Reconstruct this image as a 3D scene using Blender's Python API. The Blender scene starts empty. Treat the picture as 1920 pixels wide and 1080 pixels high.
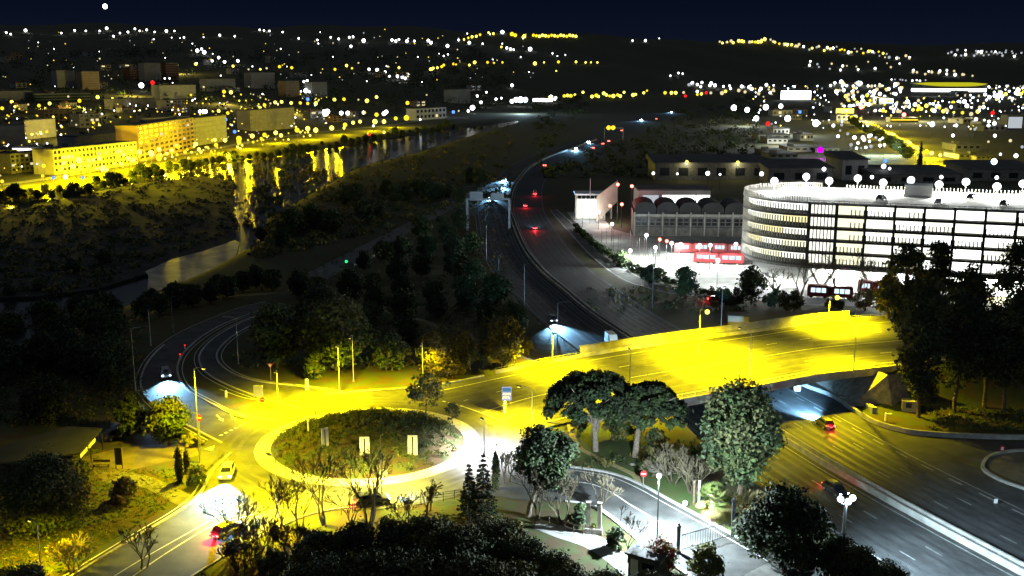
import bpy, math, random
import numpy as np
from mathutils import Vector, Matrix
R = math.radians
SC = bpy.context.scene
COL = SC.collection
random.seed(7)

# ------------------------------------------------------------------ camera, sky, moonlight, exposure
PITCH = R(11.62); FOC = 1950.0; CAMZ = 50.0
cam = bpy.data.cameras.new("camera"); cam_ob = bpy.data.objects.new("camera", cam); COL.objects.link(cam_ob)
cam.sensor_width = 36.0; cam.lens = FOC / 1920.0 * 36.0
cam.clip_start = 0.5; cam.clip_end = 40000.0
cam_ob.location = (0, 0, CAMZ); cam_ob.rotation_euler = (math.pi / 2 - PITCH, 0, 0)
SC.camera = cam_ob

EXPO = 4.0
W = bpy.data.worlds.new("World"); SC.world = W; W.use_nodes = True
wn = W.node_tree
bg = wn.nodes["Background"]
sky = wn.nodes.new("ShaderNodeTexSky"); sky.sky_type = 'NISHITA'; sky.sun_disc = False
sky.sun_elevation = R(-6.0); sky.sun_rotation = R(180); sky.air_density = 1.0; sky.dust_density = 0.6; sky.ozone_density = 3.0
# night sky: navy near the horizon, unseen overhead glow added to lift the dark areas
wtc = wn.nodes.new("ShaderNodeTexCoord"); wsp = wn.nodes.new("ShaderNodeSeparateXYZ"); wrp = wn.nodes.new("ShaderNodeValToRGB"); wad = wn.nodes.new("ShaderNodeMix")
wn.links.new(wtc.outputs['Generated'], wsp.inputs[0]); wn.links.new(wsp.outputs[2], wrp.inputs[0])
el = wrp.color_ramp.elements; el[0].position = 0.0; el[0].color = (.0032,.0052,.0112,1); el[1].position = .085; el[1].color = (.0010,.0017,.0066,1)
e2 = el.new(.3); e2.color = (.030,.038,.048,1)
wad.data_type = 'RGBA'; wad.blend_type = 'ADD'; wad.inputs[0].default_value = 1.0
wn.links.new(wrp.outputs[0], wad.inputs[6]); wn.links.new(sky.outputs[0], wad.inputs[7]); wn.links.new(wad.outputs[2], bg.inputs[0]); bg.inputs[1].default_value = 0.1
sl = bpy.data.lights.new("moon_light", 'SUN'); sl.energy = 0.0012; sl.angle = R(0.5); sl.color = (1, .96, .9)
so = bpy.data.objects.new("moon_light", sl); so.rotation_euler = (R(50), 0, R(-140)); COL.objects.link(so)
SC.view_settings.view_transform = 'Standard'; SC.view_settings.look = 'None'
SC.view_settings.exposure = EXPO; SC.view_settings.gamma = 1
SC.cycles.max_bounces = 4; SC.cycles.diffuse_bounces = 2; SC.cycles.glossy_bounces = 2
SC.cycles.transparent_max_bounces = 6; SC.cycles.sample_clamp_indirect = 0.6
SC.cycles.caustics_reflective = False; SC.cycles.caustics_refractive = False
SC.cycles.use_denoising = True
SC.cycles.use_light_tree = True

# ------------------------------------------------------------------ terrain
AX = np.array([(95,15),(85,45),(68,83),(57,109.4),(48.3,132),(41.7,152.8),(26.4,207.5),(18.7,236.6),(13.4,264),(8.6,289),(4.2,326.4),(0.6,386.5),(-1,443),(3,545),(20,683),(72,897),(168,1335),(245,1563),(420,1900),(700,2300)], float)
def catmull(P, n=8):
    P = np.asarray(P, float); out = []
    Q = np.vstack([2*P[0]-P[1], P, 2*P[-1]-P[-2]])
    for i in range(1, len(Q)-2):
        a, b, c, d = Q[i-1], Q[i], Q[i+1], Q[i+2]
        for k in range(n):
            t = k/n
            out.append(.5*((2*b)+(c-a)*t+(2*a-5*b+4*c-d)*t*t+(3*b-a-3*c+d)*t**3))
    out.append(P[-1]); return np.array(out)
AXS = catmull(AX, 3)
POLY_A = np.array([(-190,20),(-175,140),(-100,180),(-80,205),(-74,232),(-50,240),(-20,212),(4,178),(17,163),(23,152),(24,140),(28,125),(37,101),(44,75),(56,30),(50,-10),(-120,-10)], float)
POLY_B = np.array([(63,172),(77,208),(230,238),(230,196)], float)
def poly_dist(Pg, x, y):
    d = np.full(x.shape, 1e9); ins = np.zeros(x.shape, bool)
    n = len(Pg)
    for i in range(n):
        ax, ay = Pg[i]; bx, by = Pg[(i+1) % n]
        ex, ey = bx-ax, by-ay
        t = np.clip(((x-ax)*ex+(y-ay)*ey)/(ex*ex+ey*ey), 0, 1)
        d = np.minimum(d, np.hypot(x-ax-t*ex, y-ay-t*ey))
        c = ((ay > y) != (by > y))
        with np.errstate(divide='ignore', invalid='ignore'):
            xi = ax+(y-ay)*ex/(ey if ey != 0 else 1e-9)
        ins ^= c & (x < xi)
    return np.where(ins, 0, d)
def sm(a, b, x):
    t = np.clip((x-a)/(b-a), 0, 1); return t*t*(3-2*t)
def axis_sd(x, y):
    d = np.full(x.shape, 1e9); s = np.zeros(x.shape)
    for i in range(len(AXS)-1):
        ax, ay = AXS[i]; bx, by = AXS[i+1]; ex, ey = bx-ax, by-ay
        t = np.clip(((x-ax)*ex+(y-ay)*ey)/(ex*ex+ey*ey), 0, 1)
        dd = np.hypot(x-ax-t*ex, y-ay-t*ey)
        m = dd < d
        d = np.where(m, dd, d); s = np.where(m, np.sign(ex*(y-ay)-ey*(x-ax)), s)
    return d, s          # s>0 : left of travel direction (= west side)
ISL = (-19.8, 136.4)
TH = [-40,-30,-15,-4,3,10,20,30,40]
def height(x, y):
    x = np.asarray(x, float); y = np.asarray(y, float)
    z = np.full(x.shape, -5.0)
    d = np.hypot(x, y); th = np.degrees(np.arctan2(x, np.maximum(y, .01)))
    h0 = np.interp(th, TH, [700,750,900,1700,2600,3300,4300,4600,4600])
    h1 = np.interp(th, TH, [4600,4800,5200,5400,5600,6000,6500,6500,6500])
    top = np.interp(th, TH, [240,245,265,262,255,230,235,205,205])
    t = np.clip((d-h0)/(h1-h0), 0, 1)
    wob = np.sin(x*.004+1.3)*np.cos(y*.003)*.5+np.sin(x*.011+y*.006)*.25+np.sin(x*.0017-y*.002+.6)*.5
    z = z + (top+5)*(t**1.15) + wob*22*np.clip(t*2.2, 0, 1)
    # river bed
    rx = np.interp(y, [0,60,200,300,367,420,640,760,1000,1300,1700], [-98,-100,-98,-84,-80,-92,-90,-64,-30,20,60])
    lx = np.interp(y, [0,150,350,496,650,838,1119,1300,1700], [-330,-310,-280,-247,-221,-156,-80,-20,60])
    inside = np.minimum(x-lx, rx-x)
    z = np.where((y < 1500), z - 6*sm(0, 16, inside)*np.clip((1500-y)/300, 0, 1), z)
    wa = 1-sm(0, 9, poly_dist(POLY_A, x, y)); z = z*(1-wa)
    wb = 1-sm(0, 7, poly_dist(POLY_B, x, y)); z = z*(1-wb)+.7*wb
    ad, s = axis_sd(x, y)
    w = np.where(s > 0, 1-sm(13.8, 17, ad), 1-sm(17.5, 21.5, ad))
    w = np.where(d > 1500, 0, w)
    z = z*(1-w) + (-5)*w
    r = np.hypot(x-ISL[0], y-ISL[1])
    z = z + np.where(r < 13.5, 2.1*(1-np.clip(r/13.5, 0, 1)**2.2), 0)
    return z
def Hh(x, y): return float(height(np.array([x]), np.array([y]))[0])
_fw = np.array([0, math.cos(PITCH), -math.sin(PITCH)]); _up = np.array([0, math.sin(PITCH), math.cos(PITCH)])
def ray(px, py):
    return _fw + np.array([(px-960)/FOC, 0, 0]) + _up*((540-py)/FOC)
_T = np.exp(np.linspace(math.log(60), math.log(9000), 300))
def hit(px, py, off=0.0):
    """world point where the line of sight through a pixel of the photo meets the ground (raised by off)"""
    d = ray(px, py); T = _T
    for stage in range(3):
        P = d[None]*T[:, None]; P[:, 2] += CAMZ
        g = P[:, 2]-height(P[:, 0], P[:, 1])-off
        k = int(np.argmax(g < 0))
        if g[k] >= 0: return Vector(P[-1])
        if k == 0: return Vector(P[0])
        T = np.linspace(T[k-1], T[k], 8)
    return Vector(P[k-1]+(P[k]-P[k-1])*g[k-1]/(g[k-1]-g[k]+1e-9))
def pz(px, py, z):
    d = ray(px, py); t = (z-CAMZ)/d[2]; return Vector((d[0]*t, d[1]*t, z))
def at_y(px, py, Y):
    d = ray(px, py); t = Y/d[1]; return Vector((d[0]*t, Y, CAMZ+d[2]*t))
def col(bx, by, ty, tx=None):
    b = hit(bx, by); t = at_y(bx if tx is None else tx, ty, b.y); return b, t
def mpp(Y): return Y/FOC/math.cos(PITCH)      # metres per photo pixel at distance Y

# ------------------------------------------------------------------ materials
def mat(name, c, rough=.7, c2=None, scale=1.0, metal=0., bump=0., detail=4, thr=(.35,.65), coord='Object'):
    m = bpy.data.materials.new(name); m.use_nodes = True
    nt = m.node_tree; b = nt.nodes["Principled BSDF"]
    b.inputs["Roughness"].default_value = rough; b.inputs["Metallic"].default_value = metal
    b.inputs["Base Color"].default_value = (*c, 1)
    if c2 is None: c2 = tuple(x*.72 for x in c)
    tc = nt.nodes.new("ShaderNodeTexCoord"); nz = nt.nodes.new("ShaderNodeTexNoise")
    nz.inputs["Scale"].default_value = scale; nz.inputs["Detail"].default_value = detail
    nt.links.new(tc.outputs[coord], nz.inputs["Vector"])
    rp = nt.nodes.new("ShaderNodeValToRGB"); rp.color_ramp.elements[0].position = thr[0]; rp.color_ramp.elements[1].position = thr[1]
    rp.color_ramp.elements[0].color = (*c2, 1); rp.color_ramp.elements[1].color = (*c, 1)
    nt.links.new(nz.outputs[0], rp.inputs[0]); nt.links.new(rp.outputs[0], b.inputs["Base Color"])
    if bump:
        bp = nt.nodes.new("ShaderNodeBump"); bp.inputs["Strength"].default_value = bump; bp.inputs["Distance"].default_value = .2
        nt.links.new(nz.outputs[0], bp.inputs["Height"]); nt.links.new(bp.outputs[0], b.inputs["Normal"])
    return m
def emit(name, c, s, sample=False):
    m = bpy.data.materials.new(name); m.use_nodes = True
    nt = m.node_tree; nt.nodes.remove(nt.nodes["Principled BSDF"])
    e = nt.nodes.new("ShaderNodeEmission"); e.inputs[0].default_value = (*c, 1); e.inputs[1].default_value = s
    nt.links.new(e.outputs[0], nt.nodes["Material Output"].inputs[0])
    m.cycles.emission_sampling = 'AUTO' if sample else 'NONE'
    return m
M = {}
def asphalt(name, a, b):
    m = mat(name, a, .82, b, .35, bump=0)
    nt = m.node_tree; bs = nt.nodes["Principled BSDF"]
    tc = [n for n in nt.nodes if n.type == 'TEX_COORD'][0]
    n2 = nt.nodes.new("ShaderNodeTexNoise"); n2.inputs["Scale"].default_value = 6; n2.inputs["Detail"].default_value = 6
    nt.links.new(tc.outputs['Object'], n2.inputs["Vector"])
    mx = nt.nodes.new("ShaderNodeMix"); mx.data_type = 'RGBA'; mx.blend_type = 'MULTIPLY'; mx.inputs[0].default_value = .55
    rp = [n for n in nt.nodes if n.type == 'VALTORGB'][0]
    nt.links.new(rp.outputs[0], mx.inputs[6]); nt.links.new(n2.outputs[0], mx.inputs[7]); nt.links.new(mx.outputs[2], bs.inputs["Base Color"])
    return m
M['asphalt'] = asphalt('asphalt', (.12,.12,.118), (.062,.062,.06))
M['asphalt_dark'] = asphalt('asphalt_dark', (.078,.078,.08), (.036,.036,.037))
M['paint'] = mat('road_paint', (.75,.75,.72), .6, (.45,.45,.42), 3)
M['paint_worn'] = mat('worn_road_paint', (.30,.30,.29), .7, (.16,.16,.155), 2)
M['kerb'] = mat('kerb_stone', (.5,.49,.46), .8, (.32,.31,.29), 2)
M['concrete'] = mat('concrete', (.38,.37,.34), .85, (.24,.23,.21), .7)
M['concrete_dark'] = mat('concrete_dark', (.16,.155,.145), .85, (.09,.088,.08), .7)
M['paving'] = mat('paving', (.36,.355,.34), .8, (.24,.235,.22), .25)
M['earth'] = mat('earth', (.16,.125,.075), .95, (.09,.075,.04), .5)
M['ground'] = mat('ground', (.045,.058,.014), .95, (.06,.04,.016), .35, detail=10, thr=(.45,.55), bump=.6)
M['bar'] = mat('dark_gravel', (.035,.032,.026), .95, (.014,.014,.012), .25, detail=9, thr=(.42,.58))
M['grass'] = mat('grass', (.05,.10,.018), .95, (.07,.075,.02), .5, detail=8)
M['white'] = mat('white_paint', (.78,.78,.76), .5, (.66,.66,.64), 2)
M['render'] = mat('pale_render', (.40,.375,.32), .85, (.28,.26,.22), .15)
M['render_grey'] = mat('grey_render', (.36,.36,.35), .85, (.27,.27,.26), .15)
M['render_tan'] = mat('tan_render', (.38,.26,.15), .85, (.27,.19,.11), .15)
M['metal'] = mat('galvanised_metal', (.42,.43,.44), .45, (.3,.3,.31), 3, metal=.6)
M['metal_dark'] = mat('dark_metal', (.035,.036,.038), .5, (.022,.022,.024), 3, metal=.3)
M['roof'] = mat('roof_felt', (.11,.105,.1), .9, (.065,.063,.06), .2)
M['roof_black'] = mat('black_roof', (.03,.03,.032), .8, (.018,.018,.02), .3)
M['tile'] = mat('roof_tile', (.24,.10,.055), .85, (.15,.065,.04), .6)
M['glass'] = mat('dark_glass', (.02,.024,.03), .12, (.012,.014,.018), 1)
M['rubber'] = mat('rubber', (.02,.02,.02), .8, (.014,.014,.014), 5)
M['bark'] = mat('bark', (.16,.115,.075), .95, (.08,.058,.038), 2.5, bump=.4)
M['bark_pale'] = mat('pale_bark', (.32,.26,.2), .95, (.17,.135,.1), 2.5, bump=.4)
M['twig'] = mat('twig', (.12,.10,.06), .95, (.07,.055,.035), 2)
M['twig_pale'] = mat('pale_twig', (.34,.28,.12), .95, (.22,.18,.07), 2)
M['straw'] = mat('straw', (.36,.30,.14), .95, (.24,.2,.09), 2)
M['stone'] = mat('stone', (.30,.27,.23), .95, (.17,.15,.13), 1.2, bump=.5)
M['red'] = mat('red_paint', (.55,.02,.02), .4, (.42,.015,.015), 2)
M['blue'] = mat('blue_sign', (.05,.25,.60), .5, (.04,.2,.5), 2)
M['red_leaf'] = None
def leafmat(name, a, b, sc=.9):
    m = mat(name, a, .85, b, sc, detail=6, thr=(.4,.62))
    return m
M['leaf'] = leafmat('foliage', (.055,.09,.022), (.025,.045,.012))
M['leaf_olive'] = leafmat('olive_foliage', (.10,.105,.035), (.05,.055,.018))
M['leaf_pine'] = leafmat('pine_needles', (.035,.062,.022), (.016,.03,.012))
M['leaf_grey'] = leafmat('grey_green_foliage', (.065,.10,.042), (.028,.046,.02))
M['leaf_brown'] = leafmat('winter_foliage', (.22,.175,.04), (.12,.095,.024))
M['leaf_dark'] = leafmat('dark_foliage', (.032,.045,.016), (.016,.024,.009))
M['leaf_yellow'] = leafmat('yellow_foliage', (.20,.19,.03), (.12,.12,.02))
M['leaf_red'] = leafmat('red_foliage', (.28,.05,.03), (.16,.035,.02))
M['cover'] = leafmat('ground_cover', (.12,.12,.03), (.055,.065,.018), .5)
M['palm'] = leafmat('palm_leaf', (.12,.15,.03), (.06,.09,.02), 1.5)
M['palm_dry'] = leafmat('palm_dry', (.24,.2,.06), (.15,.12,.04), 1.5)
Y_ = (1.0,.80,.03)
M['e_yellow'] = emit('sodium_glow', (1,.84,.09), .22)
M['e_amber'] = emit('sodium_amber', (1,.70,.02), .11)
M['e_head'] = emit('headlight_glow', (.72,.9,1), 12.)
M['e_orange'] = emit('amber_glow', (1,.62,.03), .12)
M['e_white'] = emit('white_glow', (.95,.98,1), .5)
M['e_cool'] = emit('cool_glow', (.72,.88,1), .6)
M['e_blue'] = emit('blue_glow', (.08,.22,1), .16)
M['e_red'] = emit('red_glow', (1,.01,.012), .16)
M['e_redhot'] = emit('red_lens', (1,.10,.07), .8)
M['e_sign'] = emit('backlit_white', (.80,.78,1), .045)
M['e_signblue'] = emit('backlit_blue', (.18,.5,.8), .03)
M['wear'] = mat('worn_asphalt', (.085,.085,.083), .7, (.06,.06,.058), .8)
M['e_green'] = emit('green_glow', (.02,1,.3), .09)
M['e_purple'] = emit('purple_glow', (.45,.0,.9), .14)
M['e_dim'] = emit('dim_glow', (1,.85,.45), .06)
M['e_dimwhite'] = emit('dim_white_glow', (.85,.93,1), .035)

# ------------------------------------------------------------------ mesh helpers
class MB:
    def __init__(s): s.v = []; s.f = []; s.m = []
    def face(s, pts, m=0):
        n = len(s.v); s.v += [tuple(p) for p in pts]; s.f.append(tuple(range(n, n+len(pts)))); s.m.append(m)
    def box(s, c, d, rz=0, m=0):
        n = len(s.v); cs, sn = math.cos(rz), math.sin(rz)
        for z in (-1, 1):
            for x, y in ((-1,-1),(1,-1),(1,1),(-1,1)):
                X, Y = x*d[0]/2, y*d[1]/2
                s.v.append((c[0]+X*cs-Y*sn, c[1]+X*sn+Y*cs, c[2]+z*d[2]/2))
        for q in ((3,2,1,0),(4,5,6,7),(0,1,5,4),(1,2,6,5),(2,3,7,6),(3,0,4,7)):
            s.f.append(tuple(n+i for i in q)); s.m.append(m)
        return s
    def tube(s, pts, rad, n=6, m=0, cap=True):
        pts = [Vector(p) for p in pts]
        if not isinstance(rad, (list, tuple)): rad = [rad]*len(pts)
        rings = []; ref = None
        for i, p in enumerate(pts):
            d = (pts[min(i+1, len(pts)-1)]-pts[max(i-1, 0)])
            if d.length < 1e-9: d = Vector((0,0,1))
            d.normalize()
            if ref is None: ref = Vector((1,0,0)) if abs(d.x) < .8 else Vector((0,1,0))
            u = d.cross(ref).normalized(); w = d.cross(u); ref = w.cross(d) if False else ref
            b = len(s.v)
            for k in range(n):
                a = 2*math.pi*k/n
                s.v.append(tuple(p+(u*math.cos(a)+w*math.sin(a))*rad[i]))
            rings.append(b)
        for a, b in zip(rings, rings[1:]):
            for k in range(n):
                s.f.append((a+k, a+(k+1) % n, b+(k+1) % n, b+k)); s.m.append(m)
        if cap:
            s.f.append(tuple(rings[0]+k for k in range(n))[::-1]); s.m.append(m)
            s.f.append(tuple(rings[-1]+k for k in range(n))); s.m.append(m)
        return s
    def ball(s, c, r, m=0, seg=8, rings=5, sx=1, sy=1, sz=1):
        b = len(s.v); s.v.append((c[0], c[1], c[2]-r*sz))
        for i in range(1, rings):
            a = math.pi*i/rings
            for k in range(seg):
                t = 2*math.pi*k/seg
                s.v.append((c[0]+r*sx*math.sin(a)*math.cos(t), c[1]+r*sy*math.sin(a)*math.sin(t), c[2]-r*sz*math.cos(a)))
        s.v.append((c[0], c[1], c[2]+r*sz)); e = len(s.v)-1
        for k in range(seg):
            s.f.append((b, b+1+(k+1) % seg, b+1+k)); s.m.append(m)
            s.f.append((e, e-seg+k, e-seg+(k+1) % seg)); s.m.append(m)
        for i in range(rings-2):
            for k in range(seg):
                p = b+1+i*seg; s.f.append((p+k, p+(k+1) % seg, p+seg+(k+1) % seg, p+seg+k)); s.m.append(m)
        return s
    def prism(s, poly, z0, z1, m=0, top=None):
        n = len(s.v); k = len(poly)
        zb = z0 if callable(z0) else (lambda p: z0); zt = z1 if callable(z1) else (lambda p: z1)
        s.v += [(p[0], p[1], zb(p)) for p in poly]+[(p[0], p[1], zt(p)) for p in poly]
        for i in range(k):
            j = (i+1) % k; s.f.append((n+i, n+j, n+k+j, n+k+i)); s.m.append(m)
        s.f.append(tuple(n+i for i in range(k))[::-1]); s.m.append(m)
        s.f.append(tuple(n+k+i for i in range(k))); s.m.append(m if top is None else top)
        return s
    def ribbon(s, A, B, m=0):
        n = len(s.v)
        for a, b in zip(A, B): s.v += [tuple(a), tuple(b)]
        for i in range(len(A)-1):
            s.f.append((n+2*i, n+2*i+1, n+2*i+3, n+2*i+2)); s.m.append(m)
        return s
    def wall(s, pts, w, h, m=0, dz=0.):
        """wall of width w and height h along a line of points"""
        L = [Vector(p) for p in pts]; A = []; B = []
        for i, p in enumerate(L):
            d = L[min(i+1, len(L)-1)]-L[max(i-1, 0)]; d.z = 0; d.normalize(); q = Vector((-d.y, d.x, 0))*w/2
            A.append(p+q); B.append(p-q)
        z0 = Vector((0,0,dz)); z1 = Vector((0,0,dz+h))
        s.ribbon([a+z0 for a in A], [a+z1 for a in A], m); s.ribbon([b+z1 for b in B], [b+z0 for b in B], m)
        s.ribbon([a+z1 for a in A], [b+z1 for b in B], m)
        for i in (0, -1): s.face([A[i]+z0, B[i]+z0, B[i]+z1, A[i]+z1], m)
        return s
    def mesh(s, name, mats, smooth=False):
        me = bpy.data.meshes.new(name); me.from_pydata(s.v, [], s.f)
        for x in mats: me.materials.append(x)
        if len(mats) > 1: me.polygons.foreach_set('material_index', s.m)
        if smooth: me.polygons.foreach_set('use_smooth', [True]*len(s.f))
        me.update(); return me
def tag(o, label=None, cat=None, group=None, kind=None):
    if label: o['label'] = label
    if cat: o['category'] = cat
    if group: o['group'] = group
    if kind: o['kind'] = kind
    return o
def link(name, me, parent=None, loc=None, rz=None):
    o = bpy.data.objects.new(name, me); COL.objects.link(o)
    if parent: o.parent = parent
    if loc is not None: o.location = loc
    if rz is not None: o.rotation_euler = (0, 0, rz)
    return o
def obj(name, mb, mats, parent=None, loc=None, rz=None, smooth=False):
    if not isinstance(mats, (list, tuple)): mats = [mats]
    return link(name, mb.mesh(name, mats, smooth), parent, loc, rz)
def thing(name, label, cat, loc=(0,0,0), rz=0, group=None):
    o = bpy.data.objects.new(name, None); COL.objects.link(o); o.empty_display_size = .3
    o.location = loc; o.rotation_euler = (0, 0, rz)
    return tag(o, label, cat, group)
def struct(name, mb, mats, smooth=False):
    return tag(obj(name, mb, mats, smooth=smooth), kind='structure')
def dup(root, loc, rz=0, label=None, group=None, scale=None):
    r = root.copy(); COL.objects.link(r); r.location = loc; r.rotation_euler = (0, 0, rz)
    if scale is not None: r.scale = scale if isinstance(scale, tuple) else (scale,)*3
    if label: r['label'] = label
    if group: r['group'] = group
    for ch in list(root.children):
        c = ch.copy(); COL.objects.link(c); c.parent = r
        for g in ch.children:
            d = g.copy(); COL.objects.link(d); d.parent = c
    return r
def lamp(name, kind, loc, power, color, parent=None, radius=.15, cone=None, blend=.5, aim=None):
    l = bpy.data.lights.new(name, kind); l.energy = power; l.color = color; l.shadow_soft_size = radius
    o = bpy.data.objects.new(name, l); COL.objects.link(o); o.location = loc
    if kind == 'SPOT':
        l.spot_size = R(cone or 150); l.spot_blend = blend
        if aim is not None: o.rotation_euler = Vector(aim).to_track_quat('-Z', 'Y').to_euler()
    if parent: o.parent = parent
    return o
# ================================================================== SETTING
# ground: one sheet from under the camera to the hills on the horizon
ths = np.radians(np.concatenate([np.linspace(-75,-34,14), np.arange(-33,33.01,.42), np.linspace(34,75,14)]))
ds = [4,15,30,45,60]+list(np.arange(72,340,2.2)); 
while ds[-1] < 9500: ds.append(ds[-1]*1.028)
ds += [14000, 30000]
TT, DD = np.meshgrid(ths, np.array(ds)); X = DD*np.sin(TT); Yy = DD*np.cos(TT)
Z = height(X.ravel(), Yy.ravel())
V = np.stack([X.ravel(), Yy.ravel(), Z], 1)
nT, nD = len(ths), len(ds)
idx = np.arange(nT*nD).reshape(nD, nT)
F = np.stack([idx[:-1,:-1], idx[:-1,1:], idx[1:,1:], idx[1:,:-1]], -1).reshape(-1, 4)
me = bpy.data.meshes.new('ground'); me.from_pydata(V.tolist(), [], F.tolist()); me.materials.append(M['ground']); 
me.polygons.foreach_set('use_smooth', [True]*len(F)); me.update()
tag(link('ground', me), kind='structure')

# river
wm = bpy.data.materials.new('water'); wm.use_nodes = True
b = wm.node_tree.nodes["Principled BSDF"]; b.inputs["Base Color"].default_value = (.012,.016,.016,1); b.inputs["Roughness"].default_value = .2; b.inputs["IOR"].default_value = 1.33; b.inputs["Specular IOR Level"].default_value = .3
nz = wm.node_tree.nodes.new("ShaderNodeTexNoise"); nz.inputs["Scale"].default_value = .35; nz.inputs["Detail"].default_value = 5
tc = wm.node_tree.nodes.new("ShaderNodeTexCoord"); bp = wm.node_tree.nodes.new("ShaderNodeBump"); bp.inputs["Strength"].default_value = .07; bp.inputs["Distance"].default_value = .4
wm.node_tree.links.new(tc.outputs["Object"], nz.inputs["Vector"]); wm.node_tree.links.new(nz.outputs[0], bp.inputs["Height"]); wm.node_tree.links.new(bp.outputs[0], b.inputs["Normal"])
mb = MB(); mb.face([(-420,-20,-8.2),(-40,-20,-8.2),(-20,800,-8.2),(70,1500,-8.2),(-60,1500,-8.2),(-420,500,-8.2)]); struct('river', mb, wm)
BK = [hit(px, py) for px, py in ((-20,352),(90,338),(170,324),(260,306),(340,292),(430,276),(520,260),(620,247),(720,237),(800,226))]
BKL = [Vector((p[0], p[1], Hh(p[0], p[1])+.25)) for p in catmull([tuple(p) for p in BK], 6)]
BKO = [Vector((q.x, q.y, Hh(q.x, q.y)+.25)) for q in [p+Vector((-9,-1,0)) for p in BKL]]
# dark gravel bar in the river, its near edge sharp against the wet weir
mb = MB(); GB = [pz(px, py, -7.4) for px, py in ((-60,560),(60,556),(180,542),(276,513),(330,489),(390,473),(440,452),(436,400),(438,340),(380,330),(250,345),(100,376),(-60,406))]
mb.prism([(p.x,p.y) for p in GB], -9.5, lambda p: -7.4); struct('gravel_bar', mb, M['bar'])
# weir of pale concrete across part of the river
A = [pz(px, py, -7.2) for px, py in ((278,516),(330,492),(390,476),(449,455))]
B = [pz(px, py, -7.6) for px, py in ((276,552),(330,535),(385,522),(440,490))]
mb = MB(); mb.ribbon(A, B); mb.ribbon([a+Vector((-3,6,0)) for a in A], A); 
mb.ribbon([a+Vector((-3,6,-2)) for a in A], [a+Vector((-3,6,0)) for a in A])
M['weir'] = mat('weir_concrete', (.5,.46,.36), .3, (.16,.14,.1), .22, detail=8)
struct('river_weir', mb, M['weir'])

def cz(pts, z, n=8):
    """smooth line on the ground through points of the photo"""
    return [Vector((p[0], p[1], z)) for p in catmull([pz(px, py, z)[:2] for px, py in pts], n)]
def resample(P, n):
    P = [Vector(p) for p in P]; L = [0]
    for a, b in zip(P, P[1:]): L.append(L[-1]+(b-a).length)
    out = []
    for i in range(n):
        t = L[-1]*i/(n-1); k = max(j for j in range(len(L)) if L[j] <= t+1e-9); k = min(k, len(P)-2)
        f = (t-L[k])/max(1e-9, L[k+1]-L[k]); out.append(P[k].lerp(P[k+1], f))
    return out
def offset(P, o, dz=0):
    out = []
    for i, p in enumerate(P):
        d = P[min(i+1, len(P)-1)]-P[max(i-1, 0)]; d.z = 0; d.normalize(); out.append(p+Vector((-d.y, d.x, 0))*o+Vector((0,0,dz)))
    return out
def stripe(mb, P, w, dz=0, dash=None):
    P = [Vector(p) for p in P]
    if dash is None:
        mb.ribbon(offset(P, w/2, dz), offset(P, -w/2, dz)); return
    L = sum((b-a).length for a, b in zip(P, P[1:])); n = max(2, int(L/.5)); Q = resample(P, n); st = L/(n-1)
    on, off = dash; i = 0; a = max(1, int(on/st)); g = max(1, int(off/st))
    while i+a < n:
        S = Q[i:i+a+1]; mb.ribbon(offset(S, w/2, dz), offset(S, -w/2, dz)); i += a+g

M['wear2'] = mat('worn_dark_asphalt', (.05,.05,.05), .6, (.03,.03,.031), .6)
# ---- motorway (level -5)
MZ = -5
near = [Vector((p[0], p[1], MZ+.03)) for p in catmull(AX, 12)]
near = [p for p in near if 20 < p.y < 2200]
mb = MB(); mb.ribbon(offset(near, 13.6), offset(near, .9)); struct('motorway_southbound', mb, M['asphalt_dark'])
O1 = offset(near, -14.8); O2 = offset(near, -19.3)
mb = MB(); mb.ribbon(offset(near, -.9), [a.lerp(b, max(0, min(1, (230-a.y)/60))) for a, b in zip(O1, O2)]); struct('motorway_northbound', mb, M['asphalt_dark'])
mb = MB()
vis = [p for p in near if p.y < 900]
for o in (12.6, 1.7, -1.7, -14.0): stripe(mb, offset(vis, o, .012), .22)
for o in (5.3, 9.0, -5.4, -9.1): stripe(mb, offset([p for p in vis if p.y < 480], o, .012), .18, dash=(3, 9))
stripe(mb, offset([p for p in vis if p.y < 175], -13.0, .012), .3, dash=(3, 3.5))
struct('motorway_markings', mb, M['paint_worn'])
# central reservation: two low concrete walls with a strip of gravel between
mb = MB(); mb.wall(offset(vis, .62), .3, .85); mb.wall(offset(vis, -.62), .3, .85)
tag(obj('median_barrier', mb, M['concrete']), 'double concrete wall running down the middle of the dark motorway', 'barrier')
mb = MB(); mb.ribbon(offset(vis, .9, .01), offset(vis, -.9, .01)); struct('median_strip', mb, M['earth'])
# right hand edge wall under and past the bridge
E_ = cz([(1440,690),(1500,722),(1560,745),(1600,772),(1640,795),(1690,810),(1740,817),(1830,822),(1930,824),(2050,822)], MZ, 5)
mb = MB(); mb.wall(E_, .45, .75)
tag(obj('edge_wall', mb, M['concrete']), 'low pale concrete wall curving along the right edge of the motorway beyond the bridge', 'barrier')
mb = MB(); mb.face([pz(*q, MZ+.022) for q in ((1560,752),(1640,800),(1740,822),(1930,830),(2050,830),(2100,930),(1900,880),(1800,860),(1640,850))]); struct('slip_road', mb, M['asphalt_dark'])
# curved kerb island at the right edge
I_ = cz([(1960,846),(1900,848),(1860,856),(1843,873),(1850,888),(1890,908),(1960,930)], MZ, 5)
mb = MB(); mb.wall(I_, .5, .4); tag(obj('kerb_wall', mb, M['concrete']), 'curved low concrete kerb round the dark planted island at the right edge', 'kerb')
mb = MB(); mb.face([tuple(p+Vector((0,0,.1))) for p in I_]); struct('planted_island', mb, M['earth'])
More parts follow.
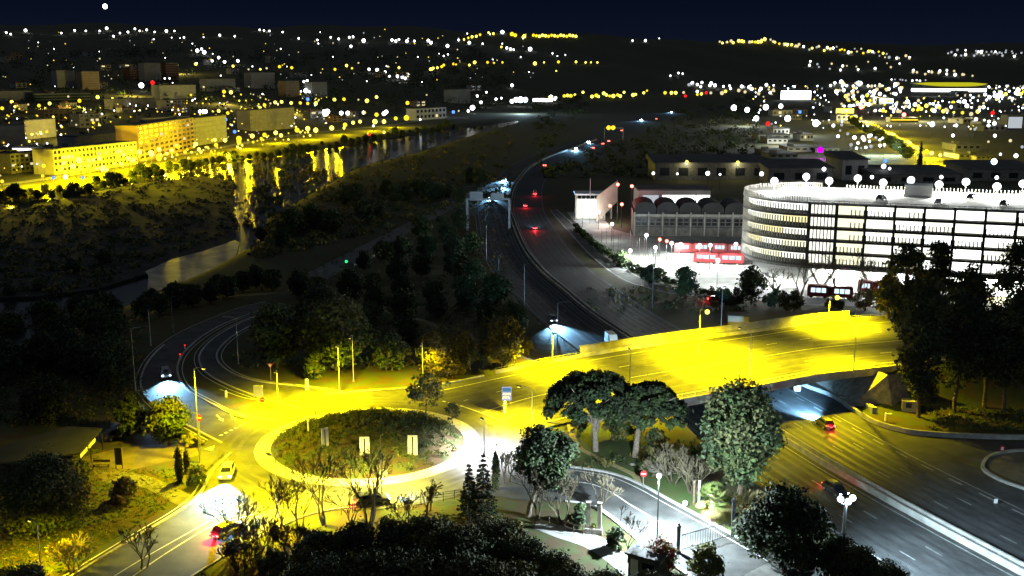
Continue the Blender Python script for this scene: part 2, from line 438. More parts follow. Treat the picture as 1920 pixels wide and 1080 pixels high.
# guard rails along the left edge of the motorway
G_ = offset([p for p in vis if 172 < p.y < 420], 14.0)
mb = MB(); mb.wall(G_, .08, .3, dz=.45)
for p in resample(G_, 60): mb.box(p+Vector((0,.0,.35)), (.1,.12,.75))
tag(obj('guard_rail', mb, M['metal']), 'grey steel guard rail along the left edge of the motorway', 'guard rail')
# service road and tram line on the right of the motorway
S1 = cz([(1030,395),(1068,440),(1110,485),(1160,522),(1210,540),(1262,552),(1330,556),(1420,560)], MZ+.04)
S2 = cz([(1045,392),(1092,432),(1140,475),(1190,512),(1240,533),(1290,544),(1340,547),(1420,549)], MZ+.04)
mb = MB(); mb.ribbon(S1, S2); struct('service_road', mb, M['asphalt'])
mb = MB()
for t in (.12, .88): stripe(mb, [a.lerp(b, t)+Vector((0,0,.012)) for a, b in zip(S1, S2)], .2)
struct('service_road_markings', mb, M['paint'])
T_ = cz([(1062,408),(1105,445),(1160,490),(1210,515),(1260,530)], MZ+.03)
mb = MB()
for o in (.75, -.75): mb.wall(offset(T_, o), .1, .14)
struct('tram_rails', mb, M['metal'])
# railway/track along the river bank, left of the motorway
K1 = cz([(560,520),(640,480),(720,440),(800,400),(880,362)], MZ+.05); K2 = cz([(590,535),(668,492),(745,448),(822,406),(896,366)], MZ+.05)
mb = MB(); mb.ribbon(K1, K2); struct('riverside_track', mb, M['concrete_dark'])
mb = MB(); mb.wall(cz([(664,500),(690,488),(722,471)], MZ, 4), .3, .9); tag(obj('low_wall', mb, M['concrete']), 'short pale low wall beside the dark riverside track', 'wall')

mb = MB(); mb.ribbon(BKO, BKL); struct('riverside_road', mb, M['paving'])  # pale road surface added to throw back the bank lamps' light
# ---- roundabout level (0)
C0 = Vector((ISL[0], ISL[1], 0))
def circ(r, z, n=96, a0=0, a1=2*math.pi): return [C0+Vector((r*math.cos(a0+(a1-a0)*i/n), r*math.sin(a0+(a1-a0)*i/n), z)) for i in range(n+1)]
FAR = [(610,741,.03),(690,734,.03),(770,729,.03),(830,722,.06),(930,702,.3),(1030,682,.65),(1200,653,1),(1400,626,1),(1520,609,1),(1660,598,1),(1900,586,1)]
NEAR = [(840,900,.03),(890,880,.03),(930,860,.03),(965,838,.03),(1010,808,.06),(1072,790,.35),(1270,750,1),(1400,727,1),(1530,703,1),(1660,688,1),(1900,662,1)]
FARW = [pz(*q) for q in FAR]; NEARW = [pz(*q) for q in NEAR]
FS = []; NS = []
fa = np.array([tuple(p) for p in FARW]); na = np.array([tuple(p) for p in NEARW])
FS = [Vector(p) for p in catmull(fa, 5)]; NS = [Vector(p) for p in catmull(na, 5)]
BI = 28            # from here on the deck is the bridge
mb = MB()
mb.ribbon(FS[:BI+1], NS[:BI+1]); struct('approach_road', mb, M['asphalt'])
mb = MB(); mb.ribbon(FS[BI:], NS[BI:])
bridge = thing('road_bridge', 'wide yellow lit road bridge crossing over the dark motorway', 'bridge', (0,0,0))
obj('deck', mb, M['asphalt'], bridge)
mb = MB(); D = Vector((0,0,-1.15)); e = Vector((0,0,-.02))
bn = NS[BI-2:]; bf = FS[BI-6:]
no = offset(bn, -.45); fo = offset(bf, .45)
mb.ribbon([p+D for p in no], [p+Vector((0,0,.22)) for p in no]); mb.ribbon([p+Vector((0,0,.22)) for p in no], [p+Vector((0,0,.22)) for p in offset(bn, .05)])
mb.ribbon([p+Vector((0,0,.22)) for p in offset(bn, .05)], [p+e for p in offset(bn, .05)])
mb.ribbon([p+D for p in FS[BI-2:]], [p+D for p in NS[BI-2:]])
obj('deck_edge', mb, M['concrete'], bridge)
# far parapet: concrete upstand with rail
mb = MB(); fp = offset(FS[:], .3); mb.wall([p for p in fp[20:]], .3, .65)
obj('parapet', mb, M['concrete'], bridge)
mb = MB(); seg = FS[27:44]; sc = offset(seg, .75)
mb.wall(sc, .08, 1.5, dz=.5)
obj('safety_screen', mb, M['concrete'], bridge)
mb = MB(); rl = offset(NS[BI-1:], -.3)
for dz in (.55, 1.0): mb.tube([p+Vector((0,0,dz)) for p in rl], .035, 5)
for p in resample(rl, 34): mb.tube([p, p+Vector((0,0,1.05))], .045, 5)
obj('near_railing', mb, M['metal'], bridge)
mb = MB(); fr = offset(FS[20:], .3)
mb.tube([p+Vector((0,0,1.0)) for p in fr], .04, 5)
for p in resample(fr, 44): mb.tube([p+Vector((0,0,.6)), p+Vector((0,0,1.0))], .04, 4)
obj('far_railing', mb, M['metal'], bridge)
# supports: pier wall right of the northbound lanes, two abutments
for a, b, w, nm in ((.30,.98,1.4,'pier'),):
    p0 = pz(1545,745,MZ); 
    for k in range(3):
        q = p0+Vector((-3.2+8.5*k*.45, 5+9.5*k, 0)); mb = MB(); mb.box((q.x, q.y, -2.6), (1.1, 3.4, 5.0), R(-20)); obj(nm, mb, M['concrete'], bridge)
# right abutment slope, yellow lit stone
a0 = pz(1594,757,MZ); a1 = pz(1664,700,.4); a2 = pz(1672,762,MZ); a3 = pz(1700,700,.4)
OFS = Vector((-.6,-1.8,.25)); a0, a1, a2 = a0+OFS, a1+OFS, a2+OFS
mb = MB(); mb.face([a0, a2, pz(1720,760,MZ), pz(1725,697,.6), a1]); mb.face([a0, a1, a1+Vector((-5,16,0)), a0+Vector((-4,16,0))])
tag(obj('abutment_slope', mb, M['stone']), 'yellow lit stone embankment slope under the right end of the bridge', 'embankment')
mb = MB(); mb.wall([pz(1572,752,MZ), pz(1610,757,MZ), pz(1640,775,MZ)], .9, 1.0); tag(obj('retaining_wall', mb, M['concrete']), 'short thick concrete wall at the foot of the stone bridge slope', 'wall')

mb = MB(); mb.ribbon(circ(15.3, .075), circ(22.6, .075)); struct('roundabout_road', mb, M['asphalt'])
mb = MB(); mb.ribbon(circ(13.2, .19), circ(15.35, .16)); mb.ribbon(circ(15.35, .16), circ(15.45, .02)); struct('island_kerb', mb, M['kerb'])
# exit road bottom left
LA = cz([(430,850),(395,885),(372,925),(335,957),(250,1008),(165,1060),(60,1125)], .045); LB = cz([(640,930),(560,945),(470,965),(398,985),(320,1030),(240,1085),(140,1165)], .045)
mb = MB(); mb.ribbon(LA, LB); struct('exit_road', mb, M['asphalt'])
LC = cz([(600,915),(520,925),(440,955),(340,1010),(250,1062),(160,1120)], .055); LD = cz([(760,940),(680,950),(580,965),(470,1015),(370,1075),(290,1130)], .055)
mb = MB(); mb.ribbon(LC, LD); struct('entry_road', mb, M['asphalt'])
# ramps on the left
RA = cz([(500,566),(450,578),(400,597),(340,624),(295,655),(268,690),(262,730),(300,772),(360,805),(412,832)], .05)
RB = cz([(506,578),(462,592),(420,609),(378,634),(346,664),(336,695),(352,728),(392,752),(450,780),(520,790)], .05)
mb = MB(); mb.ribbon(RA, RB); struct('ramp_road', mb, M['asphalt'])
RC = cz([(510,582),(470,596),(425,617),(390,641),(370,668),(380,697),(420,722),(480,745),(560,768)], .06)
RD = cz([(520,592),(480,608),(440,630),(414,655),(412,677),(440,700),(490,715),(570,724),(650,736)], .06)
mb = MB(); mb.ribbon(RC, RD); struct('upper_ramp_road', mb, M['asphalt'])
# access road to the gate
AA = cz([(960,868),(1030,874),(1090,880),(1150,891),(1200,911),(1255,941),(1310,971),(1372,1005),(1450,1050)], .065)
AB = cz([(900,925),(990,938),(1060,940),(1110,950),(1145,972),(1180,1000),(1215,1030),(1270,1066),(1330,1110)], .065)
mb = MB(); mb.ribbon(AA, AB); struct('access_road', mb, M['asphalt'])
mb = MB(); mb.ribbon(cz([(1010,972),(1050,985),(1110,1000),(1150,1022),(1200,1060)], .05), cz([(1000,990),(1045,1008),(1095,1025),(1135,1050),(1180,1090)], .05)); struct('driveway', mb, M['paving'])
# footpaths on the left, worn path on the grass at the right
mb = MB(); mb.face([pz(*q, .03) for q in ((150,858),(240,836),(330,833),(398,838),(398,850),(330,862),(250,880),(195,905))]); struct('footpath', mb, M['earth'])
mb = MB(); mb.ribbon(cz([(230,884),(280,893),(330,915),(380,938)], .035), cz([(200,905),(262,912),(310,935),(350,956)], .035)); struct('paved_strip', mb, M['concrete_dark'])
W_ = cz([(1068,790),(1072,812),(1085,838),(1110,853),(1150,872),(1188,890),(1198,905)], .05)
mb = MB(); mb.ribbon(offset(W_, .45), offset(W_, -.45)); struct('worn_path', mb, M['straw'])
mb = MB(); mb.face([pz(*q, .02) for q in ((1078,800),(1160,800),(1230,838),(1300,870),(1330,930),(1380,1000),(1310,968),(1255,938),(1200,909),(1150,889),(1090,878),(1070,850))]); struct('lawn', mb, M['grass'])
# strip lawn beside the gate with paved bands
mb = MB(); mb.face([pz(*q, .03) for q in ((1255,1040),(1365,1002),(1430,1040),(1470,1075),(1330,1110))]); struct('gate_lawn', mb, M['grass'])
mb = MB()
for k in range(4):
    a, b = pz(1290+k*30, 1050-k*9, .05), pz(1390+k*24, 1100-k*14, .05); stripe(mb, [a, b], .9)
struct('lawn_paving_bands', mb, M['asphalt_dark'])
mb = MB(); mb.face([pz(*q, .06) for q in ((1378,1095),(1450,1028),(1478,1018),(1580,1085),(1560,1110))]); struct('courtyard', mb, M['concrete_dark'])

# kerbs
kb = MB()
for L, w, h in ((offset(AA[6:], .25), .35, .2), (offset(LA, .2), .3, .16), (LD[8:], .25, .14), (offset(RB, -.3), .3, .14), (offset(RA[30:], .3), .3, .14), (offset(RD, -.3), .3, .14), (offset(RC, .35), .3, .14), (offset(FS[:20], .3), .35, .2), (AB[16:], .25, .14)):
    kb.wall(L, w, h)
struct('road_kerbs', kb, M['kerb'])
# markings
mb = MB(); UP = Vector((0,0,.014))
stripe(mb, offset(LA, -.6, .03), .18); stripe(mb, offset(LB, .2, .03), .18); stripe(mb, offset(LC[14:], -.3, .03), .15)
mid = cz([(1072,902),(1110,908),(1145,922),(1180,945),(1225,972),(1275,1005)], .08); stripe(mb, mid, .2)
stripe(mb, offset(AA[8:], -.7, .014), .16); stripe(mb, offset(AB[24:], .5, .014), .14)
stripe(mb, offset(RA, -.5, .014), .14); stripe(mb, offset(RB, .5, .014), .14); stripe(mb, offset(RD, .5, .014), .14); stripe(mb, offset(RC, -.5, .014), .12)
tri = [pz(*q, .1) for q in ((868,762),(905,775),(937,788),(985,772),(1055,755))]; stripe(mb, catmull([tuple(p) for p in tri[:3]], 4), .22); stripe(mb, tri[2:], .22); stripe(mb, [pz(905,772,.1), pz(945,781,.1)], .14)
stripe(mb, [pz(830,752,.1), pz(868,762,.1)], .4, dash=(1.0,.8))
stripe(mb, [pz(412,817,.1), pz(480,784,.1)], .45, dash=(1.0,.75))
stripe(mb, cz([(390,752),(430,768),(482,783)], .1), .16); stripe(mb, cz([(412,730),(470,748),(560,752)], .1), .16)
# lane lines on the bridge and its approach
for t in (.08, .3, .52, .74, .93):
    P = [a.lerp(b, t)+UP for a, b in zip(FS[14:], NS[14:])]
    stripe(mb, P, .16, dash=None if t in (.08,.52,.93) else (3, 6))
def arrow(px, py, qx, qy):
    a = pz(px, py, .1); b = pz(qx, qy, .1); d = (b-a); L = d.length; d.normalize(); q = Vector((-d.y, d.x, 0))
    mb.face([a+q*.12, a-q*.12, a+d*L*.6-q*.12, a+d*L*.6+q*.12]); mb.face([a+d*L*.6+q*.4, a+d*L*.6-q*.4, b])
arrow(406,778,419,790); arrow(432,777,442,788); arrow(444,772,460,784)
mb.face([pz(*q, .1) for q in ((383,842),(403,835),(398,845))])
struct('road_markings', mb, M['paint'])
mb = MB(); rs = random.Random(8)
for t in (.13,.22,.36,.46,.58,.68,.79,.88):
    P = [a.lerp(b, t)+Vector((0,0,.007)) for a, b in zip(FS[12:], NS[12:])]; stripe(mb, P, .75)
for k in range(9):
    i = rs.randint(8, 44); t = rs.uniform(.1,.85); a, b = FS[i].lerp(NS[i], t), FS[i+3].lerp(NS[i+3], t); a2, b2 = FS[i].lerp(NS[i], t+.1), FS[i+3].lerp(NS[i+3], t+.1); u = Vector((0,0,.0105)); mb.face([a+u, a2+u, b2+u, b+u])
for r in (17.2, 18.7, 20.2): mb.ribbon(circ(r, .081), circ(r+.6, .081))
struct('road_wear', mb, M['wear'])
V2 = [p for p in near if p.y < 420]; mb = MB()
for o in (2.7, 4.2, 6.4, 8.0, 10.1, 11.6, -2.9, -4.5, -6.5, -8.1, -10.2, -11.9): stripe(mb, offset(V2, o, .006), .7)
struct('motorway_wear', mb, M['wear2'])
# ================================================================== TREES
def leaf_mesh(name, clumps, n, size, mats, seed=1, up=.35, shell=.55, aspect=.6, mi=None):
    """many small leaf sprays spread through clumps: clumps = [(x,y,z,r,sz)]"""
    rs = np.random.RandomState(seed); C = np.array([c[:4] for c in clumps], float)
    fl = np.array([c[4] if len(c) > 4 else 1. for c in clumps])
    w = C[:,3]**2; k = rs.choice(len(C), n, p=w/w.sum())
    d = rs.normal(size=(n,3)); d /= np.linalg.norm(d, axis=1)[:,None]
    r = C[k,3]*(shell+(1-shell)*rs.rand(n)**.7)*(1+.12*rs.normal(size=n))*np.where(rs.rand(n) < .13, 1+.5*rs.rand(n), 1)
    o = d*r[:,None]; o[:,2] *= fl[k]; p = C[k,:3]+o
    nrm = d*.8+rs.normal(size=(n,3))*.75; nrm[:,2] += up; nrm /= np.linalg.norm(nrm, axis=1)[:,None]
    t = np.cross(nrm, rs.normal(size=(n,3))); t /= np.linalg.norm(t, axis=1)[:,None]; bt = np.cross(nrm, t)
    s = size*(.55+.9*rs.rand(n))[:,None]
    a = p+t*s; b = p+bt*s*aspect; c = p-t*s; e = p-bt*s*aspect
    V = np.stack([a,b,c,e], 1).reshape(-1,3)
    me = bpy.data.meshes.new(name); me.vertices.add(4*n); me.vertices.foreach_set('co', V.ravel())
    me.loops.add(4*n); me.loops.foreach_set('vertex_index', np.arange(4*n)); me.polygons.add(n)
    me.polygons.foreach_set('loop_start', np.arange(0,4*n,4))
    if not isinstance(mats, (list, tuple)): mats = [mats]
    for x in mats: me.materials.append(x)
    if len(mats) > 1: me.polygons.foreach_set('material_index', (rs.rand(len(C))*len(mats)).astype(int)[k])
    me.update(); me.validate(); return me
def limb(mb, a, b, r0, r1, rs, n=6, wob=.06, k=4):
    a = Vector(a); b = Vector(b); L = (b-a).length; pts = []; rad = []
    for i in range(k+1):
        t = i/k; p = a.lerp(b, t)
        if 0 < i < k: p += Vector((rs.uniform(-1,1), rs.uniform(-1,1), rs.uniform(-.4,.4)))*L*wob
        pts.append(p); rad.append(r0+(r1-r0)*t)
    mb.tube(pts, rad, n); return pts
def tree(name, label, cat, loc, trunk, leaf, tmat, group=None, rz=0, scale=None):
    t = thing(name, label, cat, loc, rz, group)
    if scale: t.scale = scale if isinstance(scale, tuple) else (scale,)*3
    if trunk: link('trunk', trunk if not isinstance(trunk, MB) else trunk.mesh('trunk', [tmat]), t)
    if leaf: link('crown', leaf, t)
    return t
def round_crown(h, w, base, seed, nc=34, sq=1., low=.0):
    """clumps of an uneven roundish crown from z=base to z=h, width w"""
    rs = random.Random(seed); out = []; H2 = (h-base)/2; zc = base+H2
    for i in range(int(nc*1.5)):
        while True:
            x, y, z = rs.uniform(-1,1), rs.uniform(-1,1), rs.uniform(-1,1)
            q = x*x+y*y+z*z
            if .25 < q < 1: break
        f = 1-(.25*max(0, z))-low*max(0, -z)
        az = math.atan2(y, x); f *= .9+.17*math.sin(3*az+seed)*math.cos(4.1*z+seed*1.7)+.09*math.sin(5*az+2.2*seed+3*z)
        r = (.085+.15*rs.random()**1.4)*min(w, h-base)
        out.append((x*(w/2-r*.6)*f, y*(w/2-r*.6)*f, zc+z*(H2-r*.6), r, .85*sq))
    return out
def broad_trunk(h, w, base, seed, r=.25, lean=(0,0), n=6):
    rs = random.Random(seed); mb = MB(); top = Vector((lean[0], lean[1], base+(h-base)*.35))
    limb(mb, (0,0,-.3), top, r*1.25, r*.7, rs, 8, .03, 5)
    for i in range(n):
        a = 2*math.pi*i/n+rs.uniform(-.4,.4); e = Vector((math.cos(a)*w*.33+lean[0], math.sin(a)*w*.33+lean[1], base+(h-base)*rs.uniform(.45,.85)))
        P = limb(mb, top.lerp(Vector((0,0,0)), rs.uniform(0,.35)), e, r*.5, r*.12, rs, 5, .06)
        for j in range(2):
            limb(mb, P[2+j], P[2+j]+Vector((rs.uniform(-1,1), rs.uniform(-1,1), rs.uniform(.2,1)))*w*.18, r*.18, r*.05, rs, 4, .05, 3)
    return mb
def bare(h, w, seed, r=.09, levels=5, stems=3, spread=.62):
    rs = random.Random(seed); mb = MB()
    def grow(p, d, L, r, lv):
        q = p+d*L+Vector((rs.uniform(-1,1), rs.uniform(-1,1), 0))*L*.06
        m = p.lerp(q, .5)+Vector((rs.uniform(-1,1), rs.uniform(-1,1), rs.uniform(-.5,.5)))*L*.07
        mb.tube([p, m, q], [r, r*.85, r*.62], 4 if lv < 2 else 3, cap=False)
        if lv >= levels: return
        n = 2 if rs.random() < .45 else 3
        for i in range(n):
            a = rs.uniform(0, 2*math.pi); s = spread*rs.uniform(.5,1.2)
            u = d.cross(Vector((0,0,1)) if abs(d.z) < .95 else Vector((1,0,0))).normalized(); v = d.cross(u)
            e = (d+(u*math.cos(a)+v*math.sin(a))*s+Vector((0,0,.12))).normalized()
            grow(q if i else m.lerp(q, .9), e, L*rs.uniform(.6,.85), max(.014, r*.55), lv+1)
    for k in range(stems):
        a = rs.uniform(0, 2*math.pi); d = Vector((math.cos(a)*.25*w/h, math.sin(a)*.25*w/h, 1)).normalized()
        grow(Vector((math.cos(a)*.12, math.sin(a)*.12, -.2)), d, h*.34, r*rs.uniform(.7,1), 0)
    return mb
def base_under(px, py, h):
    """foot of a tree of height h whose top shows at a pixel"""
    p = hit(px, py, h); return Vector((p.x, p.y, Hh(p.x, p.y)))
def foot(px, py):
    p = hit(px, py); return Vector((p.x, p.y, Hh(p.x, p.y)-.02))
def topz(b, px, py): return at_y(px, py, b.y).z-b.z

# --- two umbrella pines by the motorway
def umbrella(px, base_y, top_y, w_px, seed, label, fork=1, zflat=.42, dx=0):
    b = foot(px, base_y); h = topz(b, px, top_y); w = w_px*mpp(b.y)*.5
    rs = random.Random(seed); mb = MB(); ch = h*.56; cx = dx*mpp(b.y)
    top = Vector((cx*.6, 0, h-ch*.75)); P = limb(mb, (0,0,-.3), top, .42, .26, rs, 8, .02, 6)
    ends = []
    for i in range(9):
        a = 2*math.pi*i/9+rs.uniform(-.3,.3); rr = w*rs.uniform(.45,.8)
        e = Vector((cx+math.cos(a)*rr, math.sin(a)*rr, h-ch*rs.uniform(.35,.6))); Q = limb(mb, P[3+i % 3 if fork else 5], e, .17, .05, rs, 5, .05); ends.append(e)
        limb(mb, Q[2], Q[2]+Vector((rs.uniform(-1,1)*2, rs.uniform(-1,1)*2, 1.6)), .08, .03, rs, 4, .05, 3)
    if fork: limb(mb, P[2], (cx+1.7, .3, h-ch*.72), .28, .14, rs, 7, .03, 5)
    cl = []
    for i in range(230):
        a = rs.uniform(0, 2*math.pi); q = math.sqrt(rs.random()); r = w*(.085+.06*rs.random())
        z = h-ch*.34-ch*.5*(q**2.4)*.9+rs.uniform(-.10,.06)*ch
        if i % 2 == 0: z -= ch*.4*rs.random()*(1-.5*q)
        cl.append((cx+math.cos(a)*q*(w-r*.7), math.sin(a)*q*(w-r*.7), min(z, h-r*.62), r, .75))
    return tree('umbrella_pine', label, 'tree', b, mb, leaf_mesh('crown', cl, 27000, .22, [M['leaf_pine'], M['leaf'], M['leaf_dark']], seed, up=.5, shell=.3), M['bark_pale'])
umbrella(1117, 846, 672, 186, 11, 'broad umbrella pine with forked trunk by the bridge, larger of the pair', dx=-8)
umbrella(1190, 857, 695, 152, 12, 'slimmer umbrella pine with pale bare trunk nearer the motorway than its broad neighbour', fork=0, dx=22)

# --- helper for leafy trees given foot pixel, top pixel and width in pixels
def leafy(px, by, ty, wpx, seed, label, leaf, name='broadleaf_tree', cat='tree', base=.22, n=7000, size=.26, nc=40, lean=(0,0), bark=None, group=None, tx=None, r=.22, sq=1., shell=.55, dark=None, low=0.):
    b = foot(px, by); h = topz(b, px if tx is None else tx, ty); w = wpx*mpp(b.y)
    ox = 0 if tx is None else (tx-px)*mpp(b.y)
    cl = [(x+ox, y, z, rr, s) for x, y, z, rr, s in round_crown(h, w, h*base, seed, nc, sq, low)]
    return tree(name, label, cat, b, broad_trunk(h, w, h*base, seed, r, (ox*.8, 0)), leaf_mesh('crown', cl, n, size, leaf, seed, shell=shell), bark or M['bark'], group)
leafy(990, 968, 788, 128, 21, 'round dark evergreen with leaning trunk in front of the white lit roundabout exit', [M['leaf'], M['leaf_dark'], M['leaf_grey']], base=.28, n=11000, size=.2, nc=55, tx=1022, r=.28, bark=M['bark_pale'])
leafy(1385, 925, 706, 172, 22, 'tall leafy grey green tree standing between the palm and the bridge', [M['leaf_grey'], M['leaf'], M['leaf_olive']], base=.06, n=15000, size=.26, nc=75, r=.3)
leafy(800, 792, 692, 92, 23, 'sparse airy tree on the back edge of the roundabout island', [M['leaf_olive'], M['leaf_brown']], base=.28, n=1500, size=.2, nc=30, r=.1, shell=.2)
leafy(848, 797, 752, 34, 24, 'small sparse sapling beside the airy tree on the roundabout island', [M['leaf_olive']], base=.1, n=420, size=.17, nc=12, r=.05, shell=.2)
leafy(318, 835, 742, 92, 25, 'rounded olive green tree beside the ramp, in front of the white headlight glare', [M['leaf_olive'], M['leaf']], base=.08, n=7000, size=.22, nc=45)
leafy(248, 826, 738, 62, 26, 'small dark round tree beside the rounded olive green one', [M['leaf_dark'], M['leaf']], base=.05, n=4200, size=.24, nc=32)
leafy(90, 1000, 850, 195, 27, 'very wide domed evergreen shrub filling the left edge', [M['leaf_olive'], M['leaf']], name='domed_shrub', cat='shrub', base=.0, n=22000, size=.17, nc=120, r=.2)
leafy(230, 940, 893, 60, 28, 'low rounded shrub between the domed evergreen and the exit road', [M['leaf_olive'], M['leaf_brown']], name='low_shrub', cat='shrub', base=-.05, n=2500, size=.2, nc=26, r=.06)
# trees and shrubs behind the roundabout, lit amber
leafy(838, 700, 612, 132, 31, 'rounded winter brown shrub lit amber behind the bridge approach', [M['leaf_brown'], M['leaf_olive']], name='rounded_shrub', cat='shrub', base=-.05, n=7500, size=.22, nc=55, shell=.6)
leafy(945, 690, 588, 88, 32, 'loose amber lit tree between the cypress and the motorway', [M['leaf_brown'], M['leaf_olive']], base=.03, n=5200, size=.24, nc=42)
leafy(630, 694, 548, 150, 33, 'tall dark leafy tree behind the roundabout, left of the two lit poles', [M['leaf_olive'], M['leaf']], base=.02, n=8500, size=.32, nc=60)
leafy(520, 690, 556, 112, 34, 'dark spreading tree inside the bend of the upper ramp', [M['leaf'], M['leaf_dark']], base=.05, n=6000, size=.32, nc=45)
leafy(735, 694, 620, 74, 35, 'bushy dark green tree between the lit poles and the amber shrub', [M['leaf'], M['leaf_olive']], base=.0, n=4200, size=.26, nc=34)
leafy(590, 712, 655, 50, 36, 'low dark bush at the edge of the ramp verge', [M['leaf'], M['leaf_olive']], name='low_bush', cat='shrub', base=-.05, n=1800, size=.22, nc=20, r=.06)
leafy(985, 668, 632, 40, 37, 'small brown bush at the corner where the bridge parapet starts', [M['leaf_brown']], name='low_bush', cat='shrub', base=-.05, n=1200, size=.22, nc=16, r=.06)
# large dark pines at the right
def tall_pine(px, by, ty, wpx, seed, label, base=.2, n=9000, leaf=None, nc=44, sz=.27, low=.2):
    b = foot(px, by); h = topz(b, px, ty); w = wpx*mpp(b.y)
    cl = round_crown(h, w, h*base, seed, nc, .9, low)
    mb = MB(); rs = random.Random(seed); P = limb(mb, (0,0,-.3), (rs.uniform(-.5,.5), 0, h*.85), .38, .12, rs, 8, .015, 8)
    for c in cl[::2]:
        k = min(7, max(2, int(c[2]/h*8)-1)); limb(mb, P[k], c[:3], .11, .04, rs, 4, .04, 3)
    return tree('tall_pine', label, 'tree', b, mb, leaf_mesh('crown', cl, n, sz, leaf or [M['leaf_dark'], M['leaf_pine'], M['leaf_olive']], seed, shell=.4), M['bark'])
tall_pine(1722, 782, 505, 118, 41, 'tall dark pine at the right bridge end, side branches against the yellow deck', base=.06, n=12000, nc=62)
tall_pine(1790, 772, 520, 110, 42, 'dark pine standing between the bridge end pine and the right edge pine', base=.16, n=9000)
tall_pine(1880, 776, 548, 150, 43, 'broad dark pine on a bare trunk at the right edge above the grass', base=.2, n=12000, nc=58)
tall_pine(1845, 765, 600, 90, 44, 'lower dark pine tucked behind the broad right edge pine', base=.3, n=4500, leaf=[M['leaf_olive'], M['leaf_dark']])
tall_pine(1690, 640, 437, 92, 45, 'tall dark tree directly in front of the lit parking building', base=.1, n=8000)
tall_pine(1752, 640, 445, 78, 46, 'dark round topped tree beside the tall one before the parking building', base=.1, n=7000)
tall_pine(1905, 640, 440, 110, 47, 'big dark tree hiding the right end of the parking building', base=.1, n=9000)
tall_pine(1810, 640, 490, 100, 48, 'olive tinted lower tree between the dark ones before the parking building', base=.05, n=7000, leaf=[M['leaf_olive'], M['leaf']])
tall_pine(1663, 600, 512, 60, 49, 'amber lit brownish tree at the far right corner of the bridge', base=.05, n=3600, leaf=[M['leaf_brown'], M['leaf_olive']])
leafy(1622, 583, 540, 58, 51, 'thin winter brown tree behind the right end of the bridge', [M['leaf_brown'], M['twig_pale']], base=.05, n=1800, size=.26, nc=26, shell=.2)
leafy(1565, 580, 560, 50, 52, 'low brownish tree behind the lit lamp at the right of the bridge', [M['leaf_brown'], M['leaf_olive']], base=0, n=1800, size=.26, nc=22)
leafy(1285, 560, 495, 52, 53, 'dark palm like evergreen at the edge of the white lit forecourt', [M['leaf_dark'], M['leaf']], base=.1, n=2400, size=.3, nc=22)
leafy(1408, 570, 497, 62, 54, 'dark evergreen before the foot of the round parking building', [M['leaf_dark'], M['leaf']], base=.05, n=2800, size=.3, nc=24)
leafy(1370, 575, 535, 70, 55, 'low dark hedge like tree below the white forecourt', [M['leaf_dark'], M['leaf']], base=0, n=2400, size=.3, nc=22)
leafy(1470, 580, 540, 90, 56, 'dark bushes below the two red buses', [M['leaf_dark'], M['leaf_olive']], name='bush', cat='shrub', base=-.05, n=2800, size=.3, nc=26)
leafy(1165, 500, 470, 40, 57, 'green shrub between the tram rails and the bright forecourt', [M['leaf']], name='bush', cat='shrub', base=-.05, n=1200, size=.3, nc=14)
leafy(1225, 528, 492, 56, 58, 'dark green shrub beside the service road bend', [M['leaf'], M['leaf_dark']], name='bush', cat='shrub', base=-.05, n=1500, size=.3, nc=16)

# cypresses
def cypress(px, by, ty, wpx, seed, label, leaf=None, n=2200):
    b = foot(px, by); h = topz(b, px, ty); w = wpx*mpp(b.y); cl = []; rs = random.Random(seed)
    for i in range(26):
        z = h*(.03+.94*i/25); f = math.sin(math.pi*min(1, (i/25)*.75+.22))**.8*(1 if i < 20 else (25.6-i)/6)
        cl.append((rs.uniform(-.1,.1)*w, rs.uniform(-.1,.1)*w, z, max(.07, w*.5*f), 1.5))
    cl = [(x,y,min(z,h-r),r,s) for x,y,z,r,s in cl]
    mb = MB(); mb.tube([(0,0,-.2),(0,0,h*.5),(0,0,h*.96)], [.12,.08,.02], 6)
    return tree('cypress', label, 'tree', b, mb, leaf_mesh('crown', cl, n, .15, leaf or M['leaf_dark'], seed, up=.9, aspect=.45), M['bark'])
cypress(337, 903, 826, 15, 61, 'taller of two slender dark cypresses left of the roundabout')
cypress(351, 886, 839, 11, 62, 'shorter slender cypress next to its taller twin left of the roundabout')
cypress(929, 918, 832, 14, 63, 'narrow olive cypress beside the layered conifers below the roundabout', [M['leaf_olive']])
cypress(906, 690, 576, 20, 64, 'tall thin cypress standing behind the bridge approach', [M['leaf_olive'], M['leaf']])
cypress(950, 660, 582, 14, 65, 'thin pointed cypress behind the loose amber tree', [M['leaf_olive']])
# layered conifers
def conifer(px, by, ty, wpx, seed, label):
    b = foot(px, by); h = topz(b, px, ty); w = wpx*mpp(b.y)/2; rs = random.Random(seed); mb = MB(); cl = []
    mb.tube([(0,0,-.2),(.05,0,h*.5),(0,0,h)], [.16,.1,.02], 6)
    L = 13
    for i in range(L):
        z = h*(.12+.83*i/(L-1)); rr = w*(1-.9*(i/(L-1)))*rs.uniform(.8,1.1)
        for k in range(7):
            a = 2*math.pi*k/7+rs.uniform(-.3,.3); e = Vector((math.cos(a)*rr, math.sin(a)*rr, z-rr*.28))
            mb.tube([(0,0,z), Vector((0,0,z)).lerp(e, .5)+Vector((0,0,.18)), e], [.05,.035,.015], 4)
            for q in (.45,.7,.95): 
                p = Vector((0,0,z)).lerp(e, q)+Vector((0,0,.1-.1*q)); cl.append((p.x, p.y, p.z, .16+.2*rr*.5, .3))
    cl.append((0,0,h-.1,.12,1))
    return tree('layered_conifer', label, 'tree', b, mb, leaf_mesh('crown', cl, 4200, .13, [M['leaf_dark'], M['leaf_pine']], seed, up=.3, shell=.2, aspect=.4), M['bark'])
